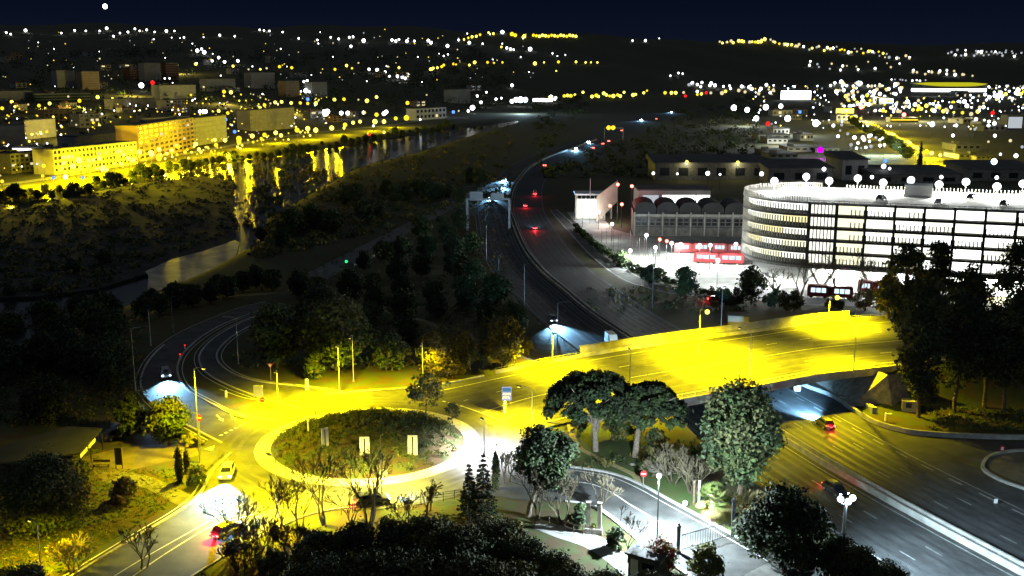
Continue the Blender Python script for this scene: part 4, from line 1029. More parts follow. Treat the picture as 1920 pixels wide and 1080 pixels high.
# gate across the access road
ga = foot(1278,1034); gb = foot(1368,1008)
t = thing('entrance_gate', 'sliding metal gate of thin bars across the white lit access road', 'gate', ga)
d = gb-ga; L = d.length; dn = d/L; hg = 1.9
mb = MB()
for z in (.25, hg): mb.tube([Vector((0,0,z)), d+Vector((0,0,z))], .05, 5)
obj('rails', mb, M['metal_dark'], t)
for k in range(int(L/.35)):
    p = dn*(.35*k+.1); mb = MB(); mb.tube([p+Vector((0,0,.25)), p+Vector((0,0,hg))], .022, 4); obj('bar', mb, M['metal_dark'], t)
for p, hh, lb in ((gb+dn*.4, 4.2, 'tall dark gate post at the right end of the gate'), (ga-dn*.5, 3, 'dark gate post at the left end of the gate')):
    mb = MB(); mb.box((0,0,hh/2), (.35,.35,hh)); mb.box((0,0,hh+.06), (.5,.5,.12)); mb.ball((0,0,hh+.25), .16, 0); tag(obj('gate_post', mb, M['metal_dark'], None, p), lb, 'gate post')
# guard house
b = foot(1215,1078); t = thing('gate_house', 'small flat roofed gate house under the red shrub', 'hut', b, R(-32))
mb = MB(); mb.box((0,0,1.2), (3.4,2.4,2.4)); obj('wall', mb, M['concrete_dark'], t); mb = MB(); mb.box((0,0,2.5), (4,3,.2)); obj('roof', mb, M['roof'], t)
mb = MB(); mb.box((.5,-1.21,1.4), (1.3,.05,.9)); obj('window', mb, M['glass'], t); mb = MB(); mb.box((-1.0,-1.21,1.0), (.8,.05,1.95)); obj('door', mb, M['white'], t)
b = foot(1196,1068); mb = MB(); mb.tube([(0,0,0),(0,0,2.3)], .05, 6); mb.ball((0,0,2.5), .2, 1, 10, 6); tag(obj('beacon', mb, [M['metal_dark'], M['e_blue']], None, b), 'blue light glowing beside the gate house', 'beacon')
b = foot(1515, 1078); t = thing('gate_kiosk', 'small white framed kiosk window at the bottom edge beside the grey court', 'kiosk', b, R(12))
mb = MB(); mb.box((0,.8,1.2), (1.5,1.5,2.4)); obj('wall', mb, M['concrete_dark'], t); mb = MB()
for x, z, sx, sz in ((-.55,1.3,.12,1.9),(.55,1.3,.12,1.9),(0,2.2,.98,.12),(0,.42,.98,.12)): mb.box((x,.0,z), (sx,.1,sz))
obj('frame', mb, M['white'], t); obj('window', MB().box((0,.02,1.3), (.97,.05,1.65)), M['glass'], t)
# stone pillar frame near the driveway
b = foot(1113, 1000); h = topz(b, 1113, 943); t = thing('stone_gateway', 'old stone gateway with two pillars beside the driveway', 'gateway', b, R(-10))
for s in (-1,1): mb = MB(); mb.box((s*.62,0,h*.55), (.42,.5,h*.9)); mb.box((s*.62,0,h+.02), (.52,.6,.14)); obj('pillar', mb, M['stone'], t)
mb = MB(); mb.box((0,0,.35), (1.9,.9,.7)); obj('plinth', mb, M['stone'], t)
mb = MB(); mb.ball((.02,-.02,.95), .3, 0, 8, 6); obj('plant', mb, M['leaf_yellow'], t)
# boulders
for px, py, r, lb in ((1233,883,1.1,'largest pale boulder on the lawn under the umbrella pines'),(1247,889,.7,'middle boulder beside the largest one on the lawn'),(1186,872,.35,'small pale stone on the lawn near the slimmer pine')):
    b = foot(px, py); mb = MB(); mb.ball((0,0,r*.25), r, 0, 9, 6, 1.2, .9, .62)
    rs = random.Random(px); mb.v = [(x*(1+rs.uniform(-.12,.12)), y*(1+rs.uniform(-.12,.12)), z*(1+rs.uniform(-.1,.1))) for x,y,z in mb.v]
    tag(obj('boulder', mb, M['stone'], None, b), lb, 'boulder')
# wire fence in front of the roundabout
P = cz([(640,966),(700,955),(780,945),(860,935),(905,922)], .05, 5); mb = MB()
for q in resample(P, 14): mb.tube([q, q+Vector((0,0,1.15))], .04, 5)
for z in (.5, .85, 1.12): mb.tube([p+Vector((0,0,z)) for p in P], .022, 4)
tag(obj('wire_fence', mb, M['metal_dark']), 'low wire fence with thin posts along the front of the roundabout', 'fence')
P = cz([(1030,985),(1056,995),(1082,1003),(1110,1010)], .05, 4); mb = MB()
for q in resample(P, 6): mb.tube([q, q+Vector((0,0,1.2))], .05, 5)
for z in (.6, 1.15): mb.tube([p+Vector((0,0,z)) for p in P], .04, 4)
tag(obj('rail_fence', mb, M['bark']), 'wooden rail fence along the pale driveway', 'fence')
# shelter, bench, totem at the left
sa = [pz(*q, 2.9) for q in ((0,838),(125,800),(192,803),(150,850),(-30,872))]
t = thing('parking_shelter', 'dark flat roofed shelter with thin posts at the left edge', 'shelter', (0,0,0))
mb = MB(); mb.prism([(p.x,p.y) for p in sa], 2.75, 2.95); obj('roof', mb, M['roof_black'], t)
for px, py in ((190,806),(168,828),(150,850),(60,868)):
    p = pz(px, py, 2.8); mb = MB(); mb.tube([(p.x,p.y,0),(p.x,p.y,2.74)], .08, 6); obj('post', mb, M['metal_dark'], t)
p0, p1 = pz(150,852,2.8), pz(192,805,2.8); mb = MB()
for f, l, m in ((.0,.3,0),(.36,.3,0)): 
    c = p0.lerp(p1, f+l/2); mb.box((c.x, c.y, 2.5), ((p1-p0).length*l, .06, .5), math.atan2(p1.y-p0.y, p1.x-p0.x))
obj('notice_board', mb, M['leaf_yellow'] if False else M['white'], t)
b = foot(190, 876); t = thing('picnic_bench', 'wooden bench on the brown path beside the dark totem', 'bench', b)
mb = MB(); mb.box((0,0,.45), (2.2,.4,.07)); obj('seat', mb, M['bark'], t); mb = MB(); mb.box((0,.25,.8), (2.2,.06,.35)); obj('backrest', mb, M['bark'], t)
for s in (-1,1): mb = MB(); mb.box((s*.95,.05,.21), (.1,.4,.41)); obj('leg', mb, M['metal_dark'], t)
b = foot(224, 879); h = topz(b, 224, 840); t = thing('totem', 'tall dark notice totem on two posts beside the bench', 'totem', b)
mb = MB(); mb.box((0,0,h*.6), (.7,.14,h*.8)); obj('panel', mb, M['metal_dark'], t)
for s in (-1,1): mb = MB(); mb.box((s*.42,0,h/2), (.1,.12,h)); obj('post', mb, M['bark'], t)
# white utility cabinet and board by the grass at the right
b = foot(1704, 772); t = thing('utility_cabinet', 'pale concrete cabinet with a dark vent at the foot of the dark pines', 'cabinet', b, R(-15))
h = topz(b, 1704, 752); mb = MB(); mb.box((0,.6,h/2), (2.2,1.6,h)); obj('body', mb, M['render'], t); mb = MB(); mb.box((-.1,-.22,h*.62), (.9,.05,h*.45)); obj('vent', mb, M['metal_dark'], t)
b = foot(1660, 789); mb = MB(); mb.box((0,0,.65), (.14,.5,1.3)); mb.box((.5,0,1.22), (.9,.5,.1)); tag(obj('concrete_stop', mb, M['white'], None, b), 'small white angled concrete block on the dark grass', 'block')
# small hut behind the bridge
b = foot(1384, 606); h = topz(b, 1384, 590); t = thing('service_hut', 'small pale hut behind the bridge parapet', 'hut', b, R(-12)); mb = MB(); mb.box((0,0,h/2), (4.6,3,h)); obj('wall', mb, M['render'], t); mb = MB(); mb.box((0,0,h+.08), (5,3.4,.16)); obj('roof', mb, M['roof'], t)

# ================================================================== VEHICLES
CARP = {n: mat('car_paint_'+n, c, .28, tuple(x*.93 for x in c), 1) for n, c in dict(white=(.8,.8,.8), dark=(.03,.033,.04), grey=(.22,.23,.25), red=(.4,.02,.02), silver=(.5,.5,.52)).items()}
def car_meshes(L=4.2, W_=1.76, H=1.47, van=False):
    D = {}
    def loft(secs, close=True):
        mb = MB(); rings = []
        for x, pts in secs:
            b = len(mb.v); mb.v += [(x, y, z) for y, z in pts]; rings.append(b)
        k = len(secs[0][1])
        for a, c in zip(rings, rings[1:]):
            for i in range(k): j = (i+1) % k; mb.f.append((a+i, a+j, c+j, c+i)); mb.m.append(0)
        mb.f.append(tuple(rings[0]+i for i in range(k))[::-1]); mb.m.append(0); mb.f.append(tuple(rings[-1]+i for i in range(k))); mb.m.append(0)
        return mb
    w = W_/2
    def sec(x, zt, f=1, zb=.28): return (x, [(-w*f*.93,zb),(w*f*.93,zb),(w*f,zb+.28),(w*f*.97,zt-.08),(w*f*.85,zt),(-w*f*.85,zt),(-w*f*.97,zt-.08),(-w*f,zb+.28)])
    belt = .9 if not van else 1.15
    body = loft([sec(-L/2,belt-.22,.86,.42), sec(-L/2+.12,belt-.04,.95), sec(-L/2+.6,belt), sec(-.2,belt), sec(L*.2,belt-.02), sec(L/2-.45,belt-.14,.98), sec(L/2-.1,belt-.26,.9), sec(L/2,belt-.4,.8,.4)])
    def cs(x, zt, f): return (x, [(-w*.84,belt-.02),(w*.84,belt-.02),(w*f,zt-.05),(w*f*.9,zt),(-w*f*.9,zt),(-w*f,zt-.05)])
    if van: cab = loft([cs(-L/2+.1,H-.04,.82), cs(-L/2+.3,H,.84), cs(L*.16,H,.82), cs(L*.36,belt+.05,.8)])
    else: cab = loft([cs(-L/2+.25,belt+.02,.8), cs(-L/2+.75,H-.05,.7), cs(-.2,H,.7), cs(L*.1,H-.04,.7), cs(L*.27,belt,.78)])
    n = len(body.v); body.v += cab.v; body.f += [tuple(i+n for i in f) for f in cab.f]; body.m += cab.m
    D['body'] = body
    if van: x0, x1, x2, x3 = L*.16, L*.36, -L/2+.1, -L/2+.1
    else: x0, x1, x2, x3 = L*.1, L*.27, -L/2+.75, -L/2+.25
    q = MB(); d = .012; q.face([(x1-.02+d,-w*.72,belt+.06),(x1-.02+d,w*.72,belt+.06),(x0+.06+d,w*.6,H-.1),(x0+.06+d,-w*.6,H-.1)]); D['windscreen'] = q
    q = MB(); q.face([(x3+.06-d,w*.7,belt+.1),(x3+.06-d,-w*.7,belt+.1),(x2-.04-d,-w*.58,H-.12),(x2-.04-d,w*.58,H-.12)]); D['rear_window'] = q
    for s, nm in ((-1,'side_window'),(1,'side_window.b')):
        q = MB(); y0 = w*.845*s; y1 = w*.735*s; xs = (x3+.3, x1-.2, x0-.02, x2+.08) if not van else (L*.02, x1-.2, x0-.02, L*.02)
        yy1 = y1 if not van else w*.845*s
        q.face([(xs[0],y0,belt+.04),(xs[1],y0,belt+.04),(xs[2],yy1,H-.12),(xs[3],yy1,H-.12)]); D[nm] = q
    for s in (-1,1):
        q = MB(); q.ball((L/2-.1, s*w*.66, belt-.3), .13, 0, 8, 5, .7, 1.3, .7); D['headlight%d' % s] = q
        q = MB(); q.box((-L/2+.04, s*w*.7, belt-.2), (.1,.3,.16)); D['tail_light%d' % s] = q
    q = MB(); q.box((-L/2-.0,0,.55), (.06,.5,.11)); D['number_plate'] = q
    T_, Rm = MB(), MB(); r = .32
    T_.tube([(0,-.1,0),(0,.1,0)], r, 14); Rm.tube([(0,-.112,0),(0,.112,0)], r*.6, 10); D['tyre'] = T_; D['rim'] = Rm
    D['L'] = L; D['w'] = w; return D
def build_car(proto_, label, paint, loc, rz, lights='both', beam=0, tail=0, group=None, name='car', cat='car', hot=True):
    t = thing(name, label, cat, loc, rz, group); D = proto_
    for k in ('body','windscreen','rear_window','side_window','side_window.b','number_plate'):
        o = link(k.split('.')[0], D['_'+k], t)
        if k == 'body':
            o.data = D['_body'].copy(); o.data.materials.clear(); o.data.materials.append(CARP[paint])
    for s in (-1,1):
        link('headlight', D['_hl%d_%s' % (s, 'on' if lights in ('both','head') else 'off')], t)
        link('tail_light', D['_tl%d_%s' % (s, 'on' if lights in ('both','tail') else 'off')], t)
    for x in (-.31,.31):
        for s in (-1,1):
            w_ = link('wheel', D['_tyre'], t, (x*D['L'], s*(D['w']-.1), .32)); link('rim', D['_rim'], w_)
    if beam:
        lamp('headlight_beam', 'SPOT', (D['L']/2+.1, 0, .75), beam, (.27,.62,1), t, .25, 74, 1.0, (1,0,-.19))
    if tail: lamp('tail_glow', 'POINT', (-D['L']/2-.35, 0, .8), tail, (1,.02,.03), t, .2)
    return t
def prep(D):
    for k in ('body','windscreen','rear_window','side_window','side_window.b','number_plate'):
        D['_'+k] = D[k].mesh(k.split('.')[0], [M['glass'] if 'window' in k or k == 'windscreen' else M['white']])
    for s in (-1,1):
        for st in ('on','off'):
            D['_hl%d_%s' % (s,st)] = D['headlight%d' % s].mesh('headlight', [M['e_head'] if st == 'on' else M['glass']])
            D['_tl%d_%s' % (s,st)] = D['tail_light%d' % s].mesh('tail_light', [M['e_redhot'] if st == 'on' else M['red']])
    D['_tyre'] = D['tyre'].mesh('wheel', [M['rubber']]); D['_rim'] = D['rim'].mesh('rim', [M['metal']]); return D
FARCAR = car_meshes()
for s in (-1,1): FARCAR['headlight%d' % s] = MB().ball((2.15, s*.62, .75), .55, 0, 8, 5); FARCAR['tail_light%d' % s] = MB().ball((-2.1, s*.62, .8), .4, 0, 8, 5)  # lamp balls enlarged to stand in for headlight and tail light glare
prep(FARCAR); CAR = prep(car_meshes()); VAN = prep(car_meshes(5.6, 2.0, 2.5, True))
def place_car(px, py, qx, qy, label, paint, z=None, D=None, **k):
    b = foot(px, py) if z is None else pz(px, py, z); b.z = (Hh(b.x, b.y) if z is None else z)+.06
    e = pz(qx, qy, b.z); rz = math.atan2(e.y-b.y, e.x-b.x)
    return build_car(D or CAR, label, paint, b, rz, **k)
place_car(426, 893, 406, 945, 'white car leaving the roundabout with its headlights flooding the road', 'white', beam=5500)
place_car(430, 1003, 500, 972, 'dark car with a glaring red tail light under the bare exit tree', 'dark', tail=40, beam=300)
place_car(697, 945, 760, 935, 'dark car driving along the front of the roundabout', 'dark', tail=25, beam=500)
place_car(311, 706, 322, 748, 'car on the ramp with dazzling headlights facing the roundabout', 'grey', beam=4500)
place_car(1036, 603, 1062, 634, 'car with dazzling headlights on the dark motorway above the bridge', 'grey', z=-4.97, beam=7000)
place_car(1147, 648, 1176, 676, 'van showing over the bridge parapet with its headlights on', 'white', z=-4.97, D=VAN, name='van', cat='van', lights='head')
place_car(920, 372, 914, 420, 'car with glaring headlights passing under the sign gantry', 'grey', z=-4.97, beam=4500)
place_car(942, 350, 930, 372, 'second oncoming car with glaring headlights behind the gantry', 'grey', z=-4.97, beam=10000)
place_car(946, 338, 940, 352, 'farthest of the oncoming cars bunched behind the gantry', 'grey', z=-4.97, beam=7000)
place_car(1003, 366, 1003, 340, 'red lit lorry seen from behind on the far motorway', 'dark', z=-4.97, D=VAN, name='lorry', cat='lorry', tail=40)
place_car(985, 388, 985, 360, 'car seen from behind between the red lit lorry and the pink lit car', 'dark', z=-4.97, tail=50)
place_car(1003, 430, 1000, 400, 'car seen from behind with pink red tail lights before the motorway bend', 'dark', z=-4.97, tail=60, beam=600)
place_car(1546, 800, 1480, 752, 'dark car with red tail lights heading under the bridge', 'dark', z=-4.97, tail=20, beam=14000)
place_car(1566, 925, 1630, 965, 'dark car on the near carriageway above the three globe lamp', 'dark', z=-4.97, tail=14)
place_car(1343, 566, 1390, 566, 'red car on the service road behind the bridge', 'red', tail=12)
place_car(218, 822, 250, 812, 'dark shiny car parked beside the flat roofed shelter', 'dark', lights='none')
for px, py, qx, qy, head, lb in ((1104,268,1085,278,1,'tiny oncoming car with white headlights on the distant motorway, right of two'),(1081,281,1060,290,1,'tiny oncoming car with white headlights on the distant motorway, left of two'),(1113,279,1135,268,0,'tiny distant car with red tail lights nearest the bend'),(1131,271,1150,262,0,'tiny distant car with red tail lights in the middle of three'),(1142,266,1160,258,0,'tiny distant car with red tail lights farthest of three'),(1203,226,1190,232,1,'oncoming car with headlights on the farthest straight of the motorway'),(1259,211,1240,216,1,'white headlights of a car at the far end of the motorway'),(1166,246,1185,238,0,'car with red tail lights between the amber gantry and the farthest straight'),(1022,312,1035,303,0,'lone car with red tail lights halfway up the dark motorway'),(1231,224,1250,216,0,'car with red tail lights on the farthest straight of the motorway')):
    place_car(px, py, qx, qy, lb, 'grey', z=-4.97, D=FARCAR, lights='head' if head else 'tail', beam=9000 if head else 0)

# sign gantry over the motorway
ga, gb = pz(876,432,MZ), pz(955,432,MZ); 
gl = at_y(876,375,ga.y); hgt = gl.z-MZ; t = thing('sign_gantry', 'pale metal sign gantry spanning the southbound motorway', 'gantry', ga)
d = gb-ga
for o in (Vector((0,0,0)), d): mb = MB(); mb.box((o.x, o.y, hgt/2), (.7,.7,hgt)); obj('leg', mb, M['metal'], t)
mb = MB(); mb.box((d.x/2, d.y/2, hgt+.3), (d.length+.7,.6,.6), math.atan2(d.y, d.x)); obj('beam', mb, M['metal'], t)
for a, wd, hh in ((.22,4.6,3.2),(.72,4.6,2.6)):
    mb = MB(); mb.box((d.x*a, d.y*a-.5, hgt+.3+hh*.35), (wd,.15,hh)); obj('sign_panel', mb, M['metal'], t)
b = pz(1133,262,MZ); t = thing('message_gantry', 'distant gantry with two amber warning lights over the motorway', 'gantry', b); W2 = 34*mpp(b.y); hg = topz(b,1133,240)
for s in (0, W2): mb = MB(); mb.box((s,0,hg/2), (.6,.6,hg)); obj('leg', mb, M['metal'], t)
mb = MB(); mb.box((W2/2,0,hg), (W2,.5,.5)); obj('beam', mb, M['metal'], t)
for s in (.22,.46): mb = MB(); mb.ball((W2*s,-.5,hg+.3), 1.9, 0, 10, 6); obj('warning_light', mb, M['e_orange'], t)
# ================================================================== PARKING BUILDING
PA = R(-20.67); PO = Vector((82.9, 283, -5.0))
park = thing('parking_building', 'round ended multi storey parking building glowing white behind vertical slats', 'car park', PO, PA)
RR = 19.3; LEN = 84.0
def outline(r, n=40, x1=LEN):
    """from the right end of the front round the drum to the right end of the back"""
    P = [Vector((x1-(x1)*i/12, -r, 0)) for i in range(12)]
    P += [Vector((-r*math.sin(a), -r*math.cos(a), 0)) for a in np.linspace(0, math.pi, n)]
    P += [Vector((x1*i/12, r, 0)) for i in range(1, 13)]
    return P
FZ = [7.0+3.2*i for i in range(6)]
Mlit = [emit('lit_bay_%d' % i, c, s) for i, (c, s) in enumerate((((.97,1,.92),.15),((1,1,.84),.10),((1,.98,.66),.085),((.97,1,.96),.22),((1,.86,.42),.085)))]
M['slab'] = mat('slab_edge', (.055,.052,.046), .8, (.03,.028,.025), .5)
def slab(z, th, r, m, name):
    mb = MB(); P = outline(r); mb.prism([(p.x,p.y) for p in P][::-1], z-th, z); return obj(name, mb, m, park)
for i, z in enumerate(FZ): slab(z, .55, RR, M['slab'] if i < 5 else M['concrete'], 'floor_slab')
slab(FZ[0]-.46, .9, RR-.8, M['concrete_dark'], 'underside')
# parapet of the roof deck: slats
def slats(P, z, h, sp, w, d):
    mb = MB(); Q = resample(P, max(2, int(sum((b-a).length for a, b in zip(P, P[1:]))/sp)))
    for i, p in enumerate(Q):
        t = (Q[min(i+1,len(Q)-1)]-Q[max(i-1,0)]); mb.box((p.x, p.y, z+h/2), (w, d, h), math.atan2(t.y, t.x))
    return mb
M['slat'] = mat('slat_metal', (.30,.28,.24), .5, (.2,.19,.16), 1); M['slat_dark'] = mat('dark_slat_metal', (.05,.048,.04), .5, (.03,.03,.026), 1)  # outside light put into drum slat colour, silhouette shade into front slat colour
O = outline(RR-.15)
front = O[:12]+[Vector((0,-RR+.15,0))]; drum = O[12:52]
obj('roof_slats', slats(drum, FZ[5], 1.3, .62, .2, .12), M['slat'], park)
rr_ = slats(front, FZ[5], .5, 1.2, .1, .1); rr_.tube([p+Vector((0,0,FZ[5]+.45)) for p in front], .06, 5); obj('roof_rail', rr_, M['slat'], park); obj('roof_slats', slats(O[52:], FZ[5], .9, .9, .3, .12), M['slat'], park)
rs = random.Random(4); BW = 6.9
for f in range(5):
    z = FZ[f]; 
    # drum: inner ring glowing in place of lit decks and the slats before it
    for k in range(8):
        mb = MB(); seg = [Vector((-(RR-1.6)*math.sin(a), -(RR-1.6)*math.cos(a), 0)) for a in np.linspace(math.pi*k/8, math.pi*(k+.98)/8, 7)]
        mb.wall(seg, .1, 1.6, dz=z+.85); obj('lit_bay', mb, Mlit[(1,2,1,4,2,1,0,1)[(k+f) % 8] if f < 4 else 0], park)
    obj('drum_slats', slats(drum, z+.0, 2.4, .8, .3, .12), M['slat'], park)
    for k in range(12):
        x0 = k*BW; mb = MB(); mb.box((x0+BW/2, -RR+1.1, z+1.3), (BW-.5, .1, 2.2))
        obj('lit_bay', mb, Mlit[rs.choice((0,0,3,1,1)) if k > 1 else (1,2)[k]], park)  # glowing panel stands in for the lamp-lit deck behind
        if k == 0 or rs.random() < .62:
            n0 = x0+.4 if (k < 1 or rs.random() < .6) else x0+BW*.5
            obj('slat_screen', slats([Vector((n0,-RR+.35,0)), Vector((x0+BW-.4,-RR+.35,0))], z+.02, 1.55 if k else 2.6, .7, .26, .1), M['slat_dark'], park)
for k in range(13):
    mb = MB(); mb.box((k*BW, -RR-.03, (FZ[0]+FZ[5])/2-.3), (.6,.5,FZ[5]-FZ[0]+.6)); obj('column', mb, M['slab'], park)
for k in range(6):
    for s in (-1,1):
        mb = MB(); mb.tube([(4+k*13,-RR+3,.0),(4+k*13+s*3.4,-RR+3,FZ[0]-1.3)], .42, 8); obj('support', mb, M['concrete'], park)
mb = MB(); mb.box((42,-RR+9,2.8), (84,.3,5.5)); obj('ground_floor_wall', mb, M['white'], park)
mb = MB(); mb.box((26,4,FZ[5]+1.6), (7,6,3.2)); obj('stair_house', mb, M['white'], park)
for k in range(13): 
    t = thing('roof_lamp', 'white lamp on the roof deck of the parking building', 'lamp', (PO+Matrix.Rotation(PA,3,'Z') @ Vector((-11+k*7, (14 if k % 2 else 4)-(6 if k < 1 else 0), FZ[5]))), 0, 'lamps on the parking roof')
    mb = MB(); mb.tube([(0,0,0),(0,0,3.4)], .08, 6); obj('pole', mb, M['metal'], t); mb = MB(); mb.ball((0,0,3.3), 1.0, 0, 12, 8); obj('globe', mb, M['e_white'], t)
    lamp('lamp_light', 'POINT', (0,0,2.1), 1500, (.97,1,.95), t, .4)
for k in range(4): lamp('ceiling_light', 'POINT', (8+k*19, -RR+5, 4.6), 1600, (.95,1,.95), park, .5)
lamp('ceiling_light', 'POINT', (-9, -9, 4.6), 900, (.95,1,.95), park, .5)
for k, (x, y) in enumerate(((17,-8),(31,-12),(46,-10),(60,-9),(39,2))):
    p = PO+Matrix.Rotation(PA,3,'Z') @ Vector((x,y,FZ[5]))
    build_car(CAR, ('%s car parked on the roof of the parking building' % ('leftmost','second','third','rightmost','lone rear')[k]), 'white' if k % 2 else 'dark', p+Vector((0,0,.02)), PA+1.3, lights='none')

# ================================================================== STATION AND FORECOURT (level -5)
FC = [(1062,398),(1082,420),(1112,455),(1150,478),(1190,505),(1235,523),(1290,540),(1370,555),(1480,572),(1640,575),(1780,560),(1780,505),(1400,478),(1400,444),(1188,440),(1150,430),(1120,398)]
mb = MB(); mb.face([pz(px,py,-4.955) for px,py in FC]); struct('forecourt', mb, M['paving'])
mb = MB()
for px, py in ((1310,490),(1375,487),(1300,508),(1215,480)):
    c = pz(px, py, -4.93); mb.face([c+Vector((math.cos(a)*6.5, math.sin(a)*3, 0)) for a in np.linspace(0, 2*math.pi, 24)[:-1]])
struct('forecourt_island', mb, M['concrete'])
def globe_lamp(px, by, ty, label, r=.55, power=700, m='e_white', color=(.9,1,.96), cat='street lamp', name='globe_lamp', group=None):
    b = pz(px, by, -4.95); h = topz(b, px, ty); t = thing(name, label, cat, b, 0, group)
    mb = MB(); mb.tube([(0,0,0),(0,0,h-r*.5)], .09, 6); obj('pole', mb, M['metal_dark'], t)
    mb = MB(); mb.ball((0,0,h), r, 0, 12, 8); obj('globe', mb, M[m], t)
    if power: lamp('lamp_light', 'POINT', (0,0,h-r-.25), power, color, t, .3)
GL = [(1211,486,441,'globe lamp of the forecourt near its left tip, taller pole'),(1228,500,464,'globe lamp standing before the turning loop, right of the tallest one'),(1181,502,470,'low globe lamp at the left edge of the forecourt beside the shrub'),(1258,502,456,'globe lamp left of the long red bus'),(1276,478,458,'globe lamp in front of the cab of the red bus'),
 (1330,505,460,'globe lamp in front of the middle of the red buses'),(1310,500,460,'globe lamp in front of the second half of the red buses'),(1344,540,488,'globe lamp nearest the dark palm like evergreen'),(1378,500,458,'globe lamp beside the drum of the parking building'),(1147,452,420,'globe lamp by the white pavilion, right of its ramp'),(1122,430,398,'globe lamp before the glazed front of the white pavilion'),(1092,425,392,'globe lamp at the left corner of the white pavilion')]
for px, by, ty, lb in GL: globe_lamp(px, by, ty, lb, power=110 if px < 1150 else 1100 if px < 1240 else 560)
for px, by, ty, lb in ((1157,420,346,'red signal light above the white ramp wall, left of the upper two'),(1183,425,349,'red signal light above the white ramp wall, right of the upper two'),(1143,430,386,'red signal light before the ramp wall, left of the lower two'),(1165,428,383,'red signal light before the ramp wall, right of the lower two'),(1236,490,449,'small red signal left of the red buses, upper one'),(1249,497,452,'small red signal left of the red buses, lower one')):
    globe_lamp(px, by, ty, lb, .6 if by < 440 else .5, 60, 'e_redhot', (1,.03,.05), 'signal', 'red_signal')
for i in range(16):
    px = 1128+i*7+(i*37 % 5); by = 455+i*3.2; b = pz(px, by, -4.95); mb = MB(); mb.tube([(0,0,0),(0,0,4.5+(i*13 % 4))], .07, 5)
    tag(obj('flag_pole', mb, M['metal_dark'], None, b), 'thin dark pole in the cluster on the white lit forecourt', 'pole', 'thin poles on the forecourt')
# long station hall
p0 = pz(1188,442,MZ); p1 = pz(1400,444,MZ); d = p1-p0; L = d.length; st = thing('station_hall', 'long two storey hall with pale fins and a dark wavy vaulted roof', 'station', p0, math.atan2(d.y, d.x))
H2 = at_y(1188,401,p0.y).z-MZ
mb = MB(); mb.box((L/2,9.2,H2/2), (L,18,H2)); obj('wall', mb, M['concrete_dark'], st)
mb = MB(); mb.box((L/2,.05,H2-.45), (L+.6,.5,.9)); obj('cornice', mb, M['concrete'], st)
mb = MB(); mb.box((L/2,.1,H2*.42), (L,.3,.35)); obj('floor_band', mb, M['metal_dark'], st)
for i in range(9):
    x = .2+(L-.4)*i/8; mb = MB(); mb.box((x,-.45,H2/2+.3), (.4,.9,H2+.9)); obj('fin', mb, M['concrete'], st)
    if i < 8:
        xc = x+(L-.4)/16
        for k in (-1,1):
            w_ = obj('window', MB().box((xc+k*L*.026,.17,H2*.64), (L*.04,.1,H2*.3)), M['glass'], st)
            mb = MB(); 
            mb.box((xc+k*L*.026,.09,H2*.64), (L*.04,.08,.12))
            obj('frame', mb, M['concrete'], w_)
for i in range(5):
    mb = MB(); w_ = L/5; n = 10
    for j in range(n):
        a0, a1 = math.pi*j/n, math.pi*(j+1)/n; x0, x1 = w_*(i+.5)-math.cos(a0)*w_*.48, w_*(i+.5)-math.cos(a1)*w_*.48; z0, z1 = H2+1.6+math.sin(a0)*2.4, H2+1.6+math.sin(a1)*2.4
        mb.face([(x0,1,z0),(x1,1,z1),(x1,17.5,z1),(x0,17.5,z0)]); mb.face([(x0,1,H2),(x1,1,H2),(x1,1,z1),(x0,1,z0)])
    obj('vault', mb, M['roof_black'], st)
# lit upper hall behind
p0 = pz(1196,418,MZ); p1 = pz(1332,420,MZ); L = (p1-p0).length; hh = at_y(1196,357,p0.y).z-MZ; up_ = thing('lit_hall', 'pale flat roofed hall with bright white lit windows behind the vaulted roof', 'building', p0, 0)
mb = MB(); mb.box((L/2,8,hh/2), (L,16,hh)); obj('wall', mb, M['render_grey'], up_); mb = MB(); mb.box((L/2,8,hh+.2), (L+.8,17,.4)); obj('roof', mb, M['roof'], up_)
for x0, x1, m, s in ((.06,.28,M['e_dimwhite'],1),(.335,.79,Mlit[3],1),(.81,.99,Mlit[3],1)):
    mb = MB(); mb.box(((x0+x1)/2*L,-.06,hh-3.6), ((x1-x0)*L,.1,3.6)); obj('window', mb, m, up_)
# white pavilion with rising wall
p0 = pz(1078,412,MZ); p1 = pz(1118,418,MZ); L = (p1-p0).length; hh = at_y(1078,366,p0.y).z-MZ
pv = thing('white_pavilion', 'white walled pavilion with a rising ramp wall and glazed front', 'pavilion', p0, 0)
for x in (.3, L-.3): mb = MB(); mb.box((x,0,hh/2), (.6,1.2,hh)); obj('side_wall', mb, M['render'], pv)
mb = MB(); mb.box((L/2,5,hh+.3), (L,11,.6)); obj('roof', mb, M['white'], pv)
for k in range(7): mb = MB(); mb.box((.9+(L-1.8)*k/6,.3,hh/2), (.14,.14,hh)); obj('mullion', mb, M['metal'], pv)
mb = MB(); mb.box((L/2,2.5,hh*.42), (L-1.4,.1,hh*.8)); obj('glazed_front', mb, Mlit[1], pv)
q0 = p1; q1 = pz(1157,412,MZ); zt0 = hh+.6; zt1 = at_y(1157,338,q1.y).z-MZ; zb1 = at_y(1157,368,q1.y).z-MZ
a = q0-p0; c = q1-p0; mb = MB(); mb.face([(a.x,a.y,0),(c.x,c.y,zb1-2),(c.x,c.y,zt1),(a.x,a.y,zt0)]); mb.face([(a.x,a.y+.6,0),(a.x,a.y+.6,zt0),(c.x,c.y+.6,zt1),(c.x,c.y+.6,zb1-2)]); mb.face([(a.x,a.y,zt0),(c.x,c.y,zt1),(c.x,c.y+.6,zt1),(a.x,a.y+.6,zt0)])
obj('ramp_wall', mb, M['render'], pv)
